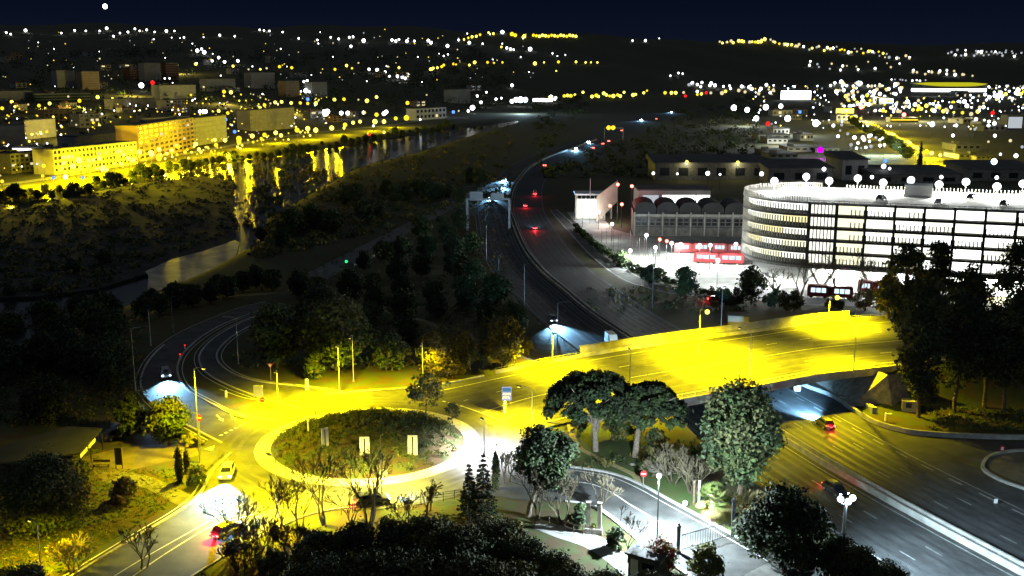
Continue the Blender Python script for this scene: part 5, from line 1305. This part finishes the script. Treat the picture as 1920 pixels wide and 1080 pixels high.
mb = MB(); mb.box((c.x-2,c.y+3,zb1*.5), (.5,.5,zb1)); mb.box((c.x-9,c.y+3,zb1*.4), (.5,.5,zb1*.8)); obj('support', mb, M['concrete'], pv)
lamp('lamp_light', 'POINT', (a.x+3, a.y-5, 5), 260, (1,.97,.85), pv, .4); lamp('lamp_light', 'POINT', (4, -4, 4), 110, (.8,.9,1), pv, .4)
mb = MB(); p = pz(1106,385,2); mb.tube([(0,0,-7),(0,0,10)], .12, 6); tag(obj('mast', mb, M['metal'], None, p), 'thin pale mast rising above the white pavilion', 'mast')
# red buses
M['bus_red'] = mat('bus_red', (.22,.012,.014), .5, (.17,.01,.012), 1)
def bus(px, py, qx, qy, label, n=2):
    a = pz(px, py, -4.93); c = pz(qx, qy, -4.93); d = c-a; L = d.length; t = thing('red_bus', label, 'bus', a, math.atan2(d.y, d.x), None)
    k = L/n
    for i in range(n):
        mb = MB(); x = k*(i+.5); mb.box((x,0,1.75), (k-.35,2.5,2.6)); mb.box((x,0,3.1), (k-1.2,2.1,.25)); obj('body', mb, M['bus_red'], t)
        m_ = max(3, int(k/1.9))
        for j in range(m_):
            mb = MB(); mb.box((x-k/2+.9+(k-1.8)*(j+.5)/m_,-1.27,2.05), ((k-1.8)/m_-.22,.05,1.15)); obj('window', mb, BUSW, t)
        for s in (.2,.8):
            for y in (-1.08,1.08): mb = MB(); mb.tube([(x-k/2+k*s,y-.16,.45),(x-k/2+k*s,y+.16,.45)], .45, 12); obj('wheel', mb, M['rubber'], t)
    if n > 1:
        for i in range(1, n): mb = MB(); mb.box((k*i,0,1.75), (.36,2.2,2.3)); obj('joint', mb, M['rubber'], t)
    mb = MB(); mb.box((-.0+.14,0,2.1), (.05,2.1,1.3)); obj('windscreen', mb, M['glass'], t)
BUSW = emit('bus_window', (.62,.84,1), .09)
bus(1262,474,1330,474,'long red bus standing nearest the globe lamps, in the rear row'); bus(1334,474,1394,476,'red bus behind the drum of the parking building in the rear row')
bus(1300,492,1396,496,'red bus in the front row left of the parking building')
bus(1512,556,1600,561,'red bus with blue lit windows behind the bare trees under the parking building'); bus(1606,548,1668,551,'red bus half hidden by the dark trees under the parking building')
# sheds behind the station
def shed(x0, x1, yb, yt, label, m='concrete_dark', depth=30, name='long_shed', roof='roof'):
    a = pz(x0,yb,MZ); c = pz(x1,yb,MZ); L = (c-a).length; h = at_y(x0,yt,a.y).z-MZ; t = thing(name, label, 'shed', a, 0)
    mb = MB(); mb.box((L/2,depth/2,h/2), (L,depth,h)); obj('wall', mb, M[m], t)
    mb = MB(); mb.prism([(-1,-1),(L+1,-1),(L+1,depth+1),(-1,depth+1)], h+.01, lambda p: h+.4+(2.2 if p[1] > 3 else 0)); obj('roof', mb, M[roof], t)
    n = max(2, int(L/9))
    for i in range(n): mb = MB(); mb.box((L*(i+.5)/n,-.06,h*.5), (L/n*.5,.1,h*.45)); obj('window', mb, M['glass'], t)
    return t
shed(1228,1440,338,306,'long dark shed behind the station with two lamps along its eave'); shed(1440,1560,345,316,'dark shed above the left end of the parking roof'); shed(1578,1625,338,300,'tall grey block above the parking roof','render_grey'); shed(1640,1800,345,328,'low dark shed behind the parking roof'); shed(1815,1950,340,318,'dark shed at the right edge behind the parking roof')
for px, py, lb in ((1286,304,'warm lamp on the dark shed roof, left of two'),(1381,305,'warm lamp on the dark shed roof, right of two')):
    b = pz(px, 338, MZ); h = topz(b, px, py); t = thing('shed_lamp', lb, 'lamp', b); mb = MB(); mb.tube([(0,-1,h-3),(0,-1,h)], .1, 5); obj('bracket', mb, M['metal'], t); mb = MB(); mb.ball((0,-1.2,h+.3), .8, 0, 10, 6); obj('globe', mb, M['e_yellow'], t); lamp('lamp_light', 'POINT', (0,-2.5,h-.5), 110, (1,.9,.45), t, .4)

# ================================================================== FAR BANK TOWN
BR = random.Random(99)
def block(x0, y0, x1, y1, ytop, label, wall='render', floors=5, bays=10, depth=14, roof='roof', lit=(), name='apartment_block', win=True, maxw=96, balc=False):
    """apartment block standing on the ground between two foot pixels, top left corner at ytop"""
    a = hit(x0, y0); c = hit(x1, y1); z0 = min(a.z, c.z)-1; d = Vector((c.x-a.x, c.y-a.y, 0)); L = d.length
    h = at_y(x0, ytop, a.y).z-z0; t = thing(name, label, 'building', (a.x, a.y, z0), math.atan2(d.y, d.x))
    obj('wall', MB().box((L/2, depth/2, h/2), (L, depth, h)), M[wall], t)
    mb = MB(); mb.box((L/2, depth/2, h+.25), (L+.8, depth+.8, .5)); mb.box((L*.3, depth*.6, h+1.2), (4,4,1.9)); obj('roof', mb, M[roof], t)
    if win:
        fh = (h-2)/floors; n = 0
        for f in range(floors):
            for k in range(bays):
                if n >= maxw: break
                n += 1; on = (f*bays+k) in lit or BR.random() < .07
                obj('window', MB().box((L*(k+.5)/bays, -.04, 2+fh*(f+.5)), (L/bays*.56, .12, fh*.52)), M['e_dim'] if on else M['glass'], t)
    else:
        fh = (h-1)/floors
        for f in range(floors): obj('balcony_band', MB().box((L/2, -.35, 1+fh*(f+.85)), (L*.96, .8, fh*.28)), M['concrete'], t)
    return t
block(103,328,258,308,281,'long yellow lit apartment slab low on the river bank','render',4,22,lit=(30,47),maxw=88)
block(262,304,366,278,236,'seven storey yellow lit apartment block with a blank gable','render_tan',7,12,lit=(19,33,52),maxw=84)
block(143,290,256,276,256,'long dim slab with a pale end wall behind the yellow one','render_grey',4,16,win=False)
block(-12,326,18,322,285,'orange lit block cut by the left edge','tile',5,3)
block(22,326,98,318,290,'dark block under the strip of white lamps','concrete_dark',4,9,lit=(9,13))
block(-14,284,50,282,236,'dim balconied block at the left edge above the orange one','render',6,6,win=False)
block(48,262,106,256,226,'dim block behind the balconied one at the left edge','render',4,6,win=False)
block(366,274,426,264,222,'dim apartment tower with a yellowish end wall beside the seven storey block','render_grey',6,6,win=False)
block(470,246,553,240,207,'dim apartment slab with pale gable among the upper street lamps','render',5,8,win=False)
block(150,240,188,238,214,'small pale gabled block in the middle of the left town','render',3,4)
block(84,228,137,226,206,'dim block below the green lit wall','render_tan',3,6)
block(-10,190,62,188,171,'greenish dim slab at the left edge','render_grey',3,8,win=False)
block(64,192,172,190,176,'long green lit low slab','leaf_grey',3,12,win=False)  # green light on this wall is put into its colour
block(214,206,292,202,186,'dim slab right of the green lit one','render',3,9,win=False)
block(312,208,348,206,188,'pale low block with upright windows','render',3,5)
block(266,244,366,236,222,'long dark roofed block behind the seven storey block','concrete_dark',3,10,win=False)
block(108,164,143,164,132,'pale tower high on the dark slope at the left','render_grey',7,5,win=False)
block(155,168,188,168,134,'tan tower next to the pale one high on the slope','render_tan',7,5,win=False)
block(244,150,271,150,127,'small tan tower above the white star of light','tile',5,4,win=False)
block(272,152,302,152,118,'tallest grey tower in the upper left','render_grey',8,4,win=False)
block(312,152,336,152,118,'brown tower right of the tallest grey one','tile',8,4,win=False)
block(300,186,368,184,160,'dim slab below the towers in the upper left','render_grey',4,8,win=False)
block(472,166,516,166,136,'grey apartment block under the upper row of lamps','render_grey',6,6,win=False)
block(536,182,562,182,152,'tan apartment block beside the bluish one','render_tan',6,4,win=False)
block(586,182,614,182,154,'bluish apartment block right of the tan one','render_grey',6,4,win=False)
block(390,172,442,170,148,'dim slab above the pair of warm lamps','render_grey',4,6,win=False)
block(780,226,836,222,204,'low white lit supermarket at the end of the bank lamps','white',2,8,name='low_building')
block(846,194,882,194,168,'grey slab above the dark river bend','render_grey',5,5,win=False)
rs = random.Random(31)
for i in range(40):
    px = rs.uniform(0, 900); py = rs.uniform(95, 240); 
    if py > 265-px*.06: continue
    w_ = rs.uniform(10, 26); block(px, py+6, px+w_, py+5, py-rs.uniform(2,7), 'small house roof among the lamps of the left hillside', rs.choice(('render','render_grey','render_tan')), 2, 2, 10, 'tile', name='house', maxw=4)['group'] = 'houses on the left hillside'
# right hand plain: warehouses
for i in range(34):
    px = rs.uniform(1420, 1900); py = rs.uniform(172, 300)
    if 1590 < px < 1790 and py > 222: continue
    w_ = rs.uniform(18, 60)*(.5+(py-150)/220); block(px, py+4, px+w_, py+4, py-rs.uniform(3,8), 'low flat roofed warehouse on the dark plain at the right', rs.choice(('render_grey','concrete_dark','render')), 1, 4, 25, 'roof', name='warehouse', maxw=4)['group'] = 'warehouses on the right hand plain'
# lit billboards and store fronts
def panel(x0, x1, y0, y1, m, label, name, cat):
    a = hit((x0+x1)/2, y1+2); L = (x1-x0)*mpp(a.y); h = (y1-y0)*mpp(a.y); t = thing(name, label, cat, a)
    obj('wall', MB().box((0, 8, h/2+2), (L+2, 15, h+4)), M['concrete_dark'], t); obj('lit_front', MB().box((0, .3, h/2+2), (L, .3, h)), m, t)
panel(1465,1519,171,186,M['e_white'],'dazzling white lit store front on the plain, the biggest of the far fronts','store','store'); panel(1649,1674,186,193,M['e_cool'],'blue white lit store front left of the stadium','store','store')
panel(1568,1600,205,213,M['e_yellow'],'yellow white lit front at the head of the avenue','store','store'); panel(785,834,206,216,M['e_white'],'white lit shop front at the end of the bank lamps','store','store')
panel(25,80,282,287,M['e_white'],'strip of white lights along a roof edge at the left','store','store'); panel(1000,1035,185,190,M['e_white'],'long white lit front right of the blue white star','store','store')
panel(1672,1720,225,227,M['e_orange'],'thin orange lit strip below the red beacon','store','store'); panel(1890,1915,222,242,M['e_dimwhite'],'pale lit box shaped hall at the right edge','store','store')
# stadium
a = hit(1778, 180); SX = 66*mpp(a.y); st = thing('stadium', 'far oval stadium with a yellow lit roof over a white lit band', 'stadium', a)
hS = 24*mpp(a.y)
def ring(rx, z0, z1, m, nm, rx2=None, n=40):
    mb = MB(); f = lambda r, z: [Vector((r*math.cos(t), r*.55*math.sin(t), z(t) if callable(z) else z)) for t in np.linspace(0, 2*math.pi, n+1)]
    mb.ribbon(f(rx, z0), f(rx2 or rx, z1)); obj(nm, mb, m, st)
ring(SX, 0, hS*.34, M['render_grey'], 'base'); ring(SX*1.005, hS*.34, hS*.56, M['e_white'], 'lit_band'); ring(SX*1.01, hS*.56, lambda t: hS*(.72+.2*abs(math.cos(t))**3), M['render_grey'], 'upper_band'); 
ring(SX*1.0, lambda t: hS*(.72+.2*abs(math.cos(t))**3), lambda t: hS*(1.0+.0*abs(math.cos(t))), emit('stadium_roof', (.75,.72,.02), .045), 'roof', SX*.62)  # roof glows of itself, in place of yellow light falling on it
# lit avenue on the right
AV = [hit(*q) for q in ((1612,226),(1640,243),(1680,262),(1720,284),(1768,312))]
AVP = [Vector((p[0], p[1], MZ+.06)) for p in catmull([tuple(p) for p in AV], 8)]
mb = MB(); mb.ribbon(offset(AVP, 9), offset(AVP, -9)); struct('avenue', mb, M['asphalt'])
for k, i in enumerate((2, 9, 15, 20, 24, 28, 31)):
    lamp('avenue_light', 'POINT', AVP[i]+Vector((0,0,9)), 9000-800*k, YEL, None, 1.)
for i in range(14):
    p = AVP[int(3+i*2)]; s = rs.uniform(.8,1.2); cr, tr = WP[i % 2]
    o = offset(AVP, -15)[int(3+i*2)]; tree('avenue_tree', 'yellow lit tree in the row along the avenue', 'tree', (o.x,o.y,MZ), tr, cr, None, 'trees along the avenue', rz=i, scale=s)
b = hit(1724, 318); mb = MB(); cr = leaf_mesh('crown', [(0,0,z,max(.5,1.7*(1-z/18)**.6),1.5) for z in np.linspace(1,16,12)], 900, .5, M['leaf_dark'], 5)
t = tree('cypress', 'tall dark cypress at the foot of the yellow avenue', 'tree', b, MB().tube([(0,0,0),(0,0,14)], .2, 5), cr, M['bark'])
# ================================================================== CITY LIGHTS
LC_ = {}
def far_lamp(px, py, kind, size, label, group, h=8.0, name='street_lamp', cat='street lamp'):
    g = hit(px, py, h); b = Vector((g.x, g.y, g.z-h)); b.z = Hh(b.x, b.y)
    r = size*.44*mpp(b.y); q = round(math.log(max(r,.12))/.18); r = math.exp(q*.18)  # globe widened to the lamp's glare, far beyond its real size
    if kind == 'e_yellow' and RK.random() < .45: kind = 'e_amber'
    if name == 'street_lamp':
        FARL.append((size, kind, q, h, b, label, group)); return None
    return place_far(name, kind, q, h, b, label, group, cat)
def place_far(name, kind, q, h, b, label, group, cat='street lamp'):
    key = (kind, q, h, name); r = math.exp(q*.18)
    if key not in LC_:
        mb = MB(); mb.tube([(0,0,-.5),(0,0,h-r*.3)], [.12,.07], 4, 1); mb.ball((0,0,h), r, 0, 8, 6); LC_[key] = mb.mesh(name, [M[kind], M['metal_dark']])
    o = link(name, LC_[key], None, b); tag(o, label, cat, group); return o
FARL = []; RK = random.Random(5)
G1 = 'street lamps along the far river bank'; L1 = 'large yellow street lamp in the row along the far river bank'
for px, py, s in ((120,305,8),(137,312,13),(148,300,13),(187,297,9),(193,316,13),(200,318,8),(222,292,11),(232,290,8),(250,300,10),(262,285,10),(283,287,12),(297,292,11),(298,280,11),(298,297,12),(313,288,7),(322,282,9),(334,275,10),(347,285,8),(332,290,7),(367,270,10),(373,280,9),(398,263,6),(403,262,8),(405,272,9),(422,263,9),(448,260,12),(448,266,11),(473,255,10),(490,260,7),(496,253,9),(517,249,9),(527,254,9),(557,244,10),(577,241,10),(592,244,10),(622,240,10),(647,234,9),(662,230,8),(675,228,8),(703,228,11),(720,228,9),(742,222,9),(762,221,11),(706,215,9),(4,340,8),(82,311,8),(80,330,7),(645,240,6),(690,250,5),(720,248,6),(130,322,9),(142,320,11),(175,300,8),(240,296,8)):
    far_lamp(px, py, 'e_yellow', s*.92, L1, G1)
for px, py in ((150,318),(245,296),(330,286),(420,268),(520,252),(640,238),(740,226),(90,332),(200,306),(285,292),(465,262),(585,246),(700,232)):
    g = hit(px, py, 7); lamp('bank_light', 'POINT', (g.x, g.y-2, g.z), 9000 if px < 240 else 4000, (1,.80,.0), None, .6)
for px, py in ((282,287),(296,284),(308,286),(318,282),(342,284),(355,276),(366,272),(380,272),(395,266),(408,270),(432,266),(462,258),(575,246),(612,242),(630,239)):
    g = hit(px, py, 8); lamp('bank_light', 'POINT', (g.x, g.y-2, g.z), 1000, (1,.70,.01), None, .8)
for px, py in ((20,335),(170,330),(310,312),(430,292)):
    g = hit(px, py, 6); lamp('bank_light', 'POINT', (g.x, g.y-2, g.z), 2200, (1,.7,.02), None, .6)
G2 = 'street lamps on the left hillside'; L2 = 'small yellow street lamp among the houses of the left hillside'
for px, py, s in ((4,203,9),(22,191,8),(28,200,6),(53,196,5),(73,198,8),(93,194,8),(128,181,5),(149,189,9),(183,182,9),(211,185,6),(420,172,10),(433,173,9),(358,178,6),(365,163,5),(382,163,5),(410,208,8),(427,212,8),(450,213,10),(460,206,8),(487,202,9),(496,197,9),(507,194,5),(516,192,8),(528,191,8),(546,193,8),(563,193,8),(577,194,8),(592,194,10),(627,187,8),(490,212,9),(100,219,6),(60,252,7),(68,250,5),(76,248,7),(88,247,7),(55,265,6),(116,238,6),(143,234,5),(175,230,7),(165,243,4),(187,110,4),(331,122,9),(367,120,8),(395,113,7),(437,124,7),(466,130,5),(488,130,6),(500,128,5),(524,125,7),(547,127,7),(628,130,7),(660,128,6),(645,186,8),(672,187,5),(688,189,9),(706,182,8),(764,193,10),(683,211,8),(728,125,5),(748,127,6),(650,123,7),(672,118,4),(860,208,5),(800,178,4)):
    far_lamp(px, py, 'e_yellow' if s > 5 else 'e_dim', s*.82, L2, G2)
G3 = 'white lamps on the left hillside'; L3 = 'small white lamp high on the left hillside'
for px, py, s in ((48,57,7),(140,57,5),(161,58,4),(200,53,7),(187,58,4),(213,68,5),(240,60,5),(253,54,5),(275,56,5),(312,58,6),(327,58,4),(412,66,5),(487,56,4),(495,57,4),(505,58,4),(370,95,8),(383,98,8),(378,92,6),(410,108,7),(398,114,6),(421,116,7),(446,114,7),(271,127,5),(294,126,5),(294,138,5),(309,147,4),(318,147,4),(570,153,6),(576,151,6),(573,170,9),(576,165,7),(580,172,5),(610,213,13),(614,209,11),(608,209,10),(640,212,9),(652,212,10),(682,211,8),(720,213,10),(724,210,9),(375,209,8),(382,209,9),(386,209,8),(123,332,10),(20,64,4),(12,61,4),(115,62,4),(225,62,4),(262,58,4),(290,60,4),(345,70,4),(440,68,4),(530,60,4),(560,72,4),(595,75,4),(620,70,4),(635,73,5),(265,160,12)):
    far_lamp(px, py, 'e_white', s*.85, L3, G3)
for k, (px, py, lb) in enumerate(((155,333,'blue light on the far bank at the left, right of the white ball'),(100,333,'dim blue light on the far bank at the left'),(423,224,'small blue light over the dim apartment tower'),(440,247,'small blue light above the bank lamps'),(577,186,'blue light below the bluish block'),(850,210,'pale blue light at the river bend'),(1660,302,'blue light behind the parking roof, left'),(1558,298,'tiny blue light above the parking roof'),(1500,210,'blue white light beside the white stars on the plain'))):
    far_lamp(px, py, 'e_blue', 7, lb, None, name='blue_light', cat='light')
G4 = 'yellow lamps on the ridge in the centre'; L4 = 'small yellow lamp in the string along the ridge in the centre'
for i in range(15): far_lamp(1000+i*5.7, 66+(i*7 % 3), 'e_yellow', 6, L4, G4)
for px, py, s in ((885,69,6),(900,65,5),(960,64,8),(966,66,7),(983,68,7),(878,71,5),(893,68,5),(916,61,4),(925,63,5),(870,74,4),(940,88,4)): far_lamp(px, py, 'e_yellow', s, L4, G4)
G5 = 'white lamps scattered on the ridge in the centre'; L5 = 'tiny white lamp on the dark ridge in the centre'
for px, py, s in ((658,87,7),(655,70,5),(662,69,5),(682,76,9),(735,75,6),(742,77,6),(748,74,5),(763,77,7),(777,77,5),(803,76,7),(808,80,7),(839,86,8),(860,75,5),(880,80,8),(942,60,9),(950,90,7),(957,92,7),(963,93,5),(994,92,9),(1036,100,4),(1110,55,4),(1120,54,3),(1138,55,4),(1180,56,3),(1195,57,3),(1217,56,5),(1186,76,4),(1210,76,6),(1236,72,3),(692,130,7),(707,131,8),(722,135,7),(730,143,5),(746,143,8),(754,145,8),(760,147,7),(832,105,4),(840,102,4),(1045,105,3),(1060,103,3),(905,82,4),(1272,137,5),(1257,142,4),(1280,138,4)): far_lamp(px, py, 'e_white', s*.8, L5, G5)
G6 = 'yellow lamps along the foot of the ridge in the centre'; L6 = 'yellow lamp in the row at the foot of the central ridge'
for px, py, s in ((808,130,8),(812,128,7),(820,127,6),(828,125,7),(832,122,7),(850,120,6),(855,121,5),(863,119,7),(872,121,6),(880,122,6),(890,117,8),(914,117,6),(926,118,5),(942,117,5),(1003,119,8),(1020,117,4),(1047,116,7),(1080,116,6),(1098,117,5),(1108,117,4),(1120,117,5),(1043,133,4),(1058,180,8),(1064,179,7),(1070,180,9),(1078,178,6),(1093,173,7),(1110,181,8),(1118,179,9),(1122,181,7),(1132,175,8),(1137,178,7),(1143,180,6),(1150,180,10),(1158,178,8),(1163,180,8),(1170,173,7),(1187,178,9),(1192,177,6),(1207,174,7),(1247,174,8),(1259,174,8),(1267,174,8),(1030,182,6),(1213,170,5)): far_lamp(px, py, 'e_yellow', s*.85, L6, G6)
G7 = 'white lamps where the river bends away'; L7 = 'white lamp in the cluster at the river bend'
for px, py, s in ((878,208,6),(886,202,11),(902,192,7),(960,160,7),(788,224,5),(930,186,6),(940,184,5),(960,190,9),(1033,182,9),(1040,186,6),(912,173,5),(1042,183,6),(895,180,6),(858,180,5),(700,236,5),(1025,188,8)): far_lamp(px, py, 'e_white', s*.85, L7, G7)
for px, s, lb in ((968,10,'dazzling blue white light at the river bend, left of three'),(976,12,'dazzling blue white light at the river bend, middle of three'),(985,10,'dazzling blue white light at the river bend, right of three')): far_lamp(px, 187, 'e_cool', s, lb, None, 12, 'flood_light', 'flood light')
g = hit(976, 200, 10); lamp('flood_glow', 'POINT', g, 9000, (.6,.85,1), None, 2.)
# right hand ridge and plain
rs = random.Random(12)
def along(pts, n, jx, jy, kinds, sizes, label, group, name='street_lamp', h=8):
    for i in range(n):
        t = (i+.5)/n*(len(pts)-1); k = min(int(t), len(pts)-2); f = t-k
        far_lamp(pts[k][0]+(pts[k+1][0]-pts[k][0])*f+rs.uniform(-jx,jx), pts[k][1]+(pts[k+1][1]-pts[k][1])*f+rs.uniform(-jy,jy), rs.choice(kinds), rs.uniform(*sizes), label, group, h, name)
along([(1347,77),(1380,79),(1420,78),(1436,74),(1470,83),(1500,85)], 30, 3, 3, ('e_yellow','e_yellow','e_dim'), (3.5,6.5), 'yellow lamp in the string along the crest of the right hand ridge', 'lamps along the crest of the right hand ridge')
along([(1470,84),(1530,90),(1580,92),(1620,97),(1660,103),(1712,108)], 42, 5, 5, ('e_white','e_dim','e_dimwhite','e_yellow'), (3,5.5), 'small pale lamp going down the right hand ridge', 'pale lamps on the right hand ridge')
along([(1775,98),(1830,99),(1870,98),(1915,103)], 34, 6, 6, ('e_white','e_dimwhite','e_dimwhite'), (3,5), 'tiny white lamp on the ridge at the right edge', 'lamps on the ridge at the right edge')
along([(1510,120),(1560,126),(1620,124),(1700,118)], 16, 12, 9, ('e_dim','e_white','e_dimwhite'), (3,5), 'lone pale lamp below the right hand ridge', 'lamps below the right hand ridge')
along([(1708,135),(1760,135),(1822,138)], 16, 6, 5, ('e_white','e_dim'), (3.5,6), 'lamp on the slope above the stadium', 'lamps above the stadium')
along([(1670,149),(1700,150),(1740,151)], 9, 2, 1, ('e_dimwhite','e_white'), (3,3.5), 'tiny white lamp in the row left of the stadium roof', 'lamps left of the stadium')
along([(1285,157),(1320,158),(1380,162),(1440,164)], 18, 6, 5, ('e_white','e_dimwhite'), (4,7), 'white lamp in the far row at the foot of the right hand ridge', 'white lamps at the foot of the right hand ridge')
along([(1562,165),(1600,164),(1640,170),(1690,168)], 46, 8, 12, ('e_white','e_white','e_cool','e_dim','e_yellow'), (4,8), 'lamp in the dense cluster left of the stadium', 'dense lamps left of the stadium')
along([(1575,190),(1620,188),(1660,200),(1720,200),(1780,200),(1850,206)], 80, 8, 12, ('e_white','e_yellow','e_yellow','e_cool','e_dim'), (4,8.5), 'lamp among the dense lamps in front of the stadium', 'dense lamps in front of the stadium')
along([(1850,180),(1880,178),(1918,176)], 22, 6, 8, ('e_white','e_yellow','e_cool'), (4,8), 'lamp in the group right of the stadium', 'lamps right of the stadium')
along([(1285,175),(1330,174),(1420,172),(1455,170)], 14, 9, 4, ('e_yellow','e_white','e_dim'), (4,8), 'lamp on the dark plain left of the white store', 'lamps left of the white store')
along([(1560,225),(1600,270),(1640,262),(1668,280)], 22, 12, 10, ('e_white','e_cool','e_dimwhite'), (4,7), 'white lamp among the trees left of the avenue', 'white lamps left of the avenue')
along([(1800,230),(1850,235),(1905,290)], 14, 25, 12, ('e_white','e_dim','e_dimwhite'), (4,7), 'pale lamp on the dark plain at the right', 'pale lamps on the right hand plain')
for i in range(24):
    t = (i/23)**.8; far_lamp(1614+t*112, 222+t*58+2*math.sin(i), 'e_yellow', 5+t*3, 'yellow street lamp in the long row down the avenue', 'street lamps along the avenue')
for px, py, s in ((1737,283,8),(1747,287,8),(1763,291,7),(1597,220,7),(1605,220,6)): far_lamp(px, py, 'e_yellow', s, 'yellow street lamp in the long row down the avenue', 'street lamps along the avenue')
for px, py, s, lb in ((1376,202,12,'dazzling white flood light on the plain, leftmost of the starry group'),(1401,206,11,'dazzling white flood light on the plain, second from the left of the starry group'),(1436,201,11,'dazzling white flood light on the plain beneath the far row'),(1464,199,9,'warm flood light on the plain right of the starry group'),(1418,222,11,'white flood light below the starry group'),(1477,222,12,'white flood light below the warm one on the plain'),(1530,231,14,'largest white flood light on the plain, nearest the purple light'),(1748,233,10,'bluish white flood light right of the avenue'),(1864,303,13,'dazzling blue flood light at the right, behind the parking roof')):
    far_lamp(px, py, 'e_cool' if px > 1740 else 'e_white', s, lb, None, 14, 'flood_light', 'flood light')
for px, py, s, lb in ((1440,232,9,'red light on the plain below the starry flood lights'),(1615,200,9,'red beacon at the head of the avenue'),(1695,215,9,'red beacon over the thin orange strip'),(1861,212,8,'red light right of the dense lamps'),(286,155,8,'red light beside the white star in the upper left'),(1324,174,6,'small red light on the dark plain'),(693,252,6,'red light under the bank lamps'),(1285,180,6,'red light at the left of the plain')):
    far_lamp(px, py, 'e_redhot' if px > 1600 and px < 1750 else 'e_red', s, lb, None, 8, 'red_light', 'light')
b = far_lamp(1538, 281, 'e_purple', 12, 'glowing purple light on the dark plain above the parking roof', None, 6, 'purple_light', 'light')
g = hit(1538, 283, 5); lamp('purple_glow', 'POINT', (g.x, g.y-3, g.z), 1500, (.5,0,1), None, .5)
for px, py, s in ((1225,325,6),(1327,325,8),(1428,326,8),(1465,306,9),(1545,317,9),(1657,312,9),(1668,316,6),(1635,332,7),(1765,332,7),(1869,333,7),(1905,292,9),(1602,258,8),(1618,258,8),(1630,255,8),(1787,254,6),(1350,327,4),(1270,326,4)): far_lamp(px, py, 'e_white', s, 'white lamp among the sheds behind the parking building', 'white lamps behind the parking building')
for px, py in ((1640,275),(1600,282),(1680,275)): g = hit(px, py, 6); lamp('park_light', 'POINT', g, 2600, (.75,1,.8), None, .6)
for px, py in ((1620,205),(1720,205),(1820,205),(1640,180)): g = hit(px, py, 14); lamp('plain_light', 'POINT', g, 9000, (1,.92,.5), None, 2.)
for px, py in ((1400,212),(1500,225),(1470,240)): g = hit(px, py, 14); lamp('plain_light', 'POINT', g, 5000, (.9,1,1), None, 2.)
for px, py in ((80,205),(160,195),(425,180),(550,198),(40,255),(150,240),(340,128),(250,165)): g = hit(px, py, 10); lamp('town_light', 'POINT', (g.x, g.y-4, g.z), 5000, (1,.8,.15), None, 1.)
# one bright star
p = ray(197, 12); p = p/np.linalg.norm(p)*20000; mb = MB(); mb.ball((0,0,0), 42, 0, 10, 6); tag(obj('star', mb, M['e_white'], None, (p[0], p[1], p[2]+CAMZ)), 'single bright star in the dark sky at the upper left', 'star')

rk = random.Random(21)
for i in range(330):
    px = 620*rk.random()**1.2; py = np.interp(px, [0,300,620], [205,188,165])+rk.random()**1.3*np.interp(px, [0,300,620], [125,90,68])
    far_lamp(px, py, rk.choice(('e_yellow','e_amber','e_dim','e_amber','e_white')), rk.uniform(2.0,3.6), '', '', 6)
for i in range(150): far_lamp(rk.uniform(0,1000), rk.uniform(55,165), rk.choice(('e_amber','e_dim','e_dimwhite','e_white')), rk.uniform(1.6,2.6), '', '', 6)
for i in range(260):
    px = 1920-520*rk.random()**1.3; far_lamp(px, 160+rk.random()**1.5*80, rk.choice(('e_yellow','e_white','e_dimwhite','e_dim','e_cool')), rk.uniform(1.8,3.6), '', '', 7)
for i in range(90): far_lamp(120+i*1.9+rk.uniform(-20,20)+i*3.2, np.interp(120+i*5.1, [120,300,600], [322,296,247])+rk.uniform(-9,7), 'e_yellow', rk.uniform(2.5,5), '', '', 4)
# the largest lamps are objects of their own, the rest of the far lights one object
FARL.sort(key=lambda q: -q[0]); NB = 262
for (sz, kind, q, h, b, lb, gr) in FARL[:NB]: place_far('street_lamp', kind, q, h, b, lb, gr)
KS = sorted(set(f[1] for f in FARL)); mb = MB()
for (sz, kind, q, h, b, lb, gr) in FARL[NB:]:
    r = math.exp(q*.18); mb.tube([b+Vector((0,0,-.5)), b+Vector((0,0,h-r*.3))], [.12,.07], 3, len(KS)); mb.ball(b+Vector((0,0,h)), r, KS.index(kind), 7, 5)
tag(obj('distant_lamps', mb, [M[k] for k in KS]+[M['metal_dark']]), 'countless tiny yellow and white lamps of the distant town and hills', 'lamps', kind='stuff')
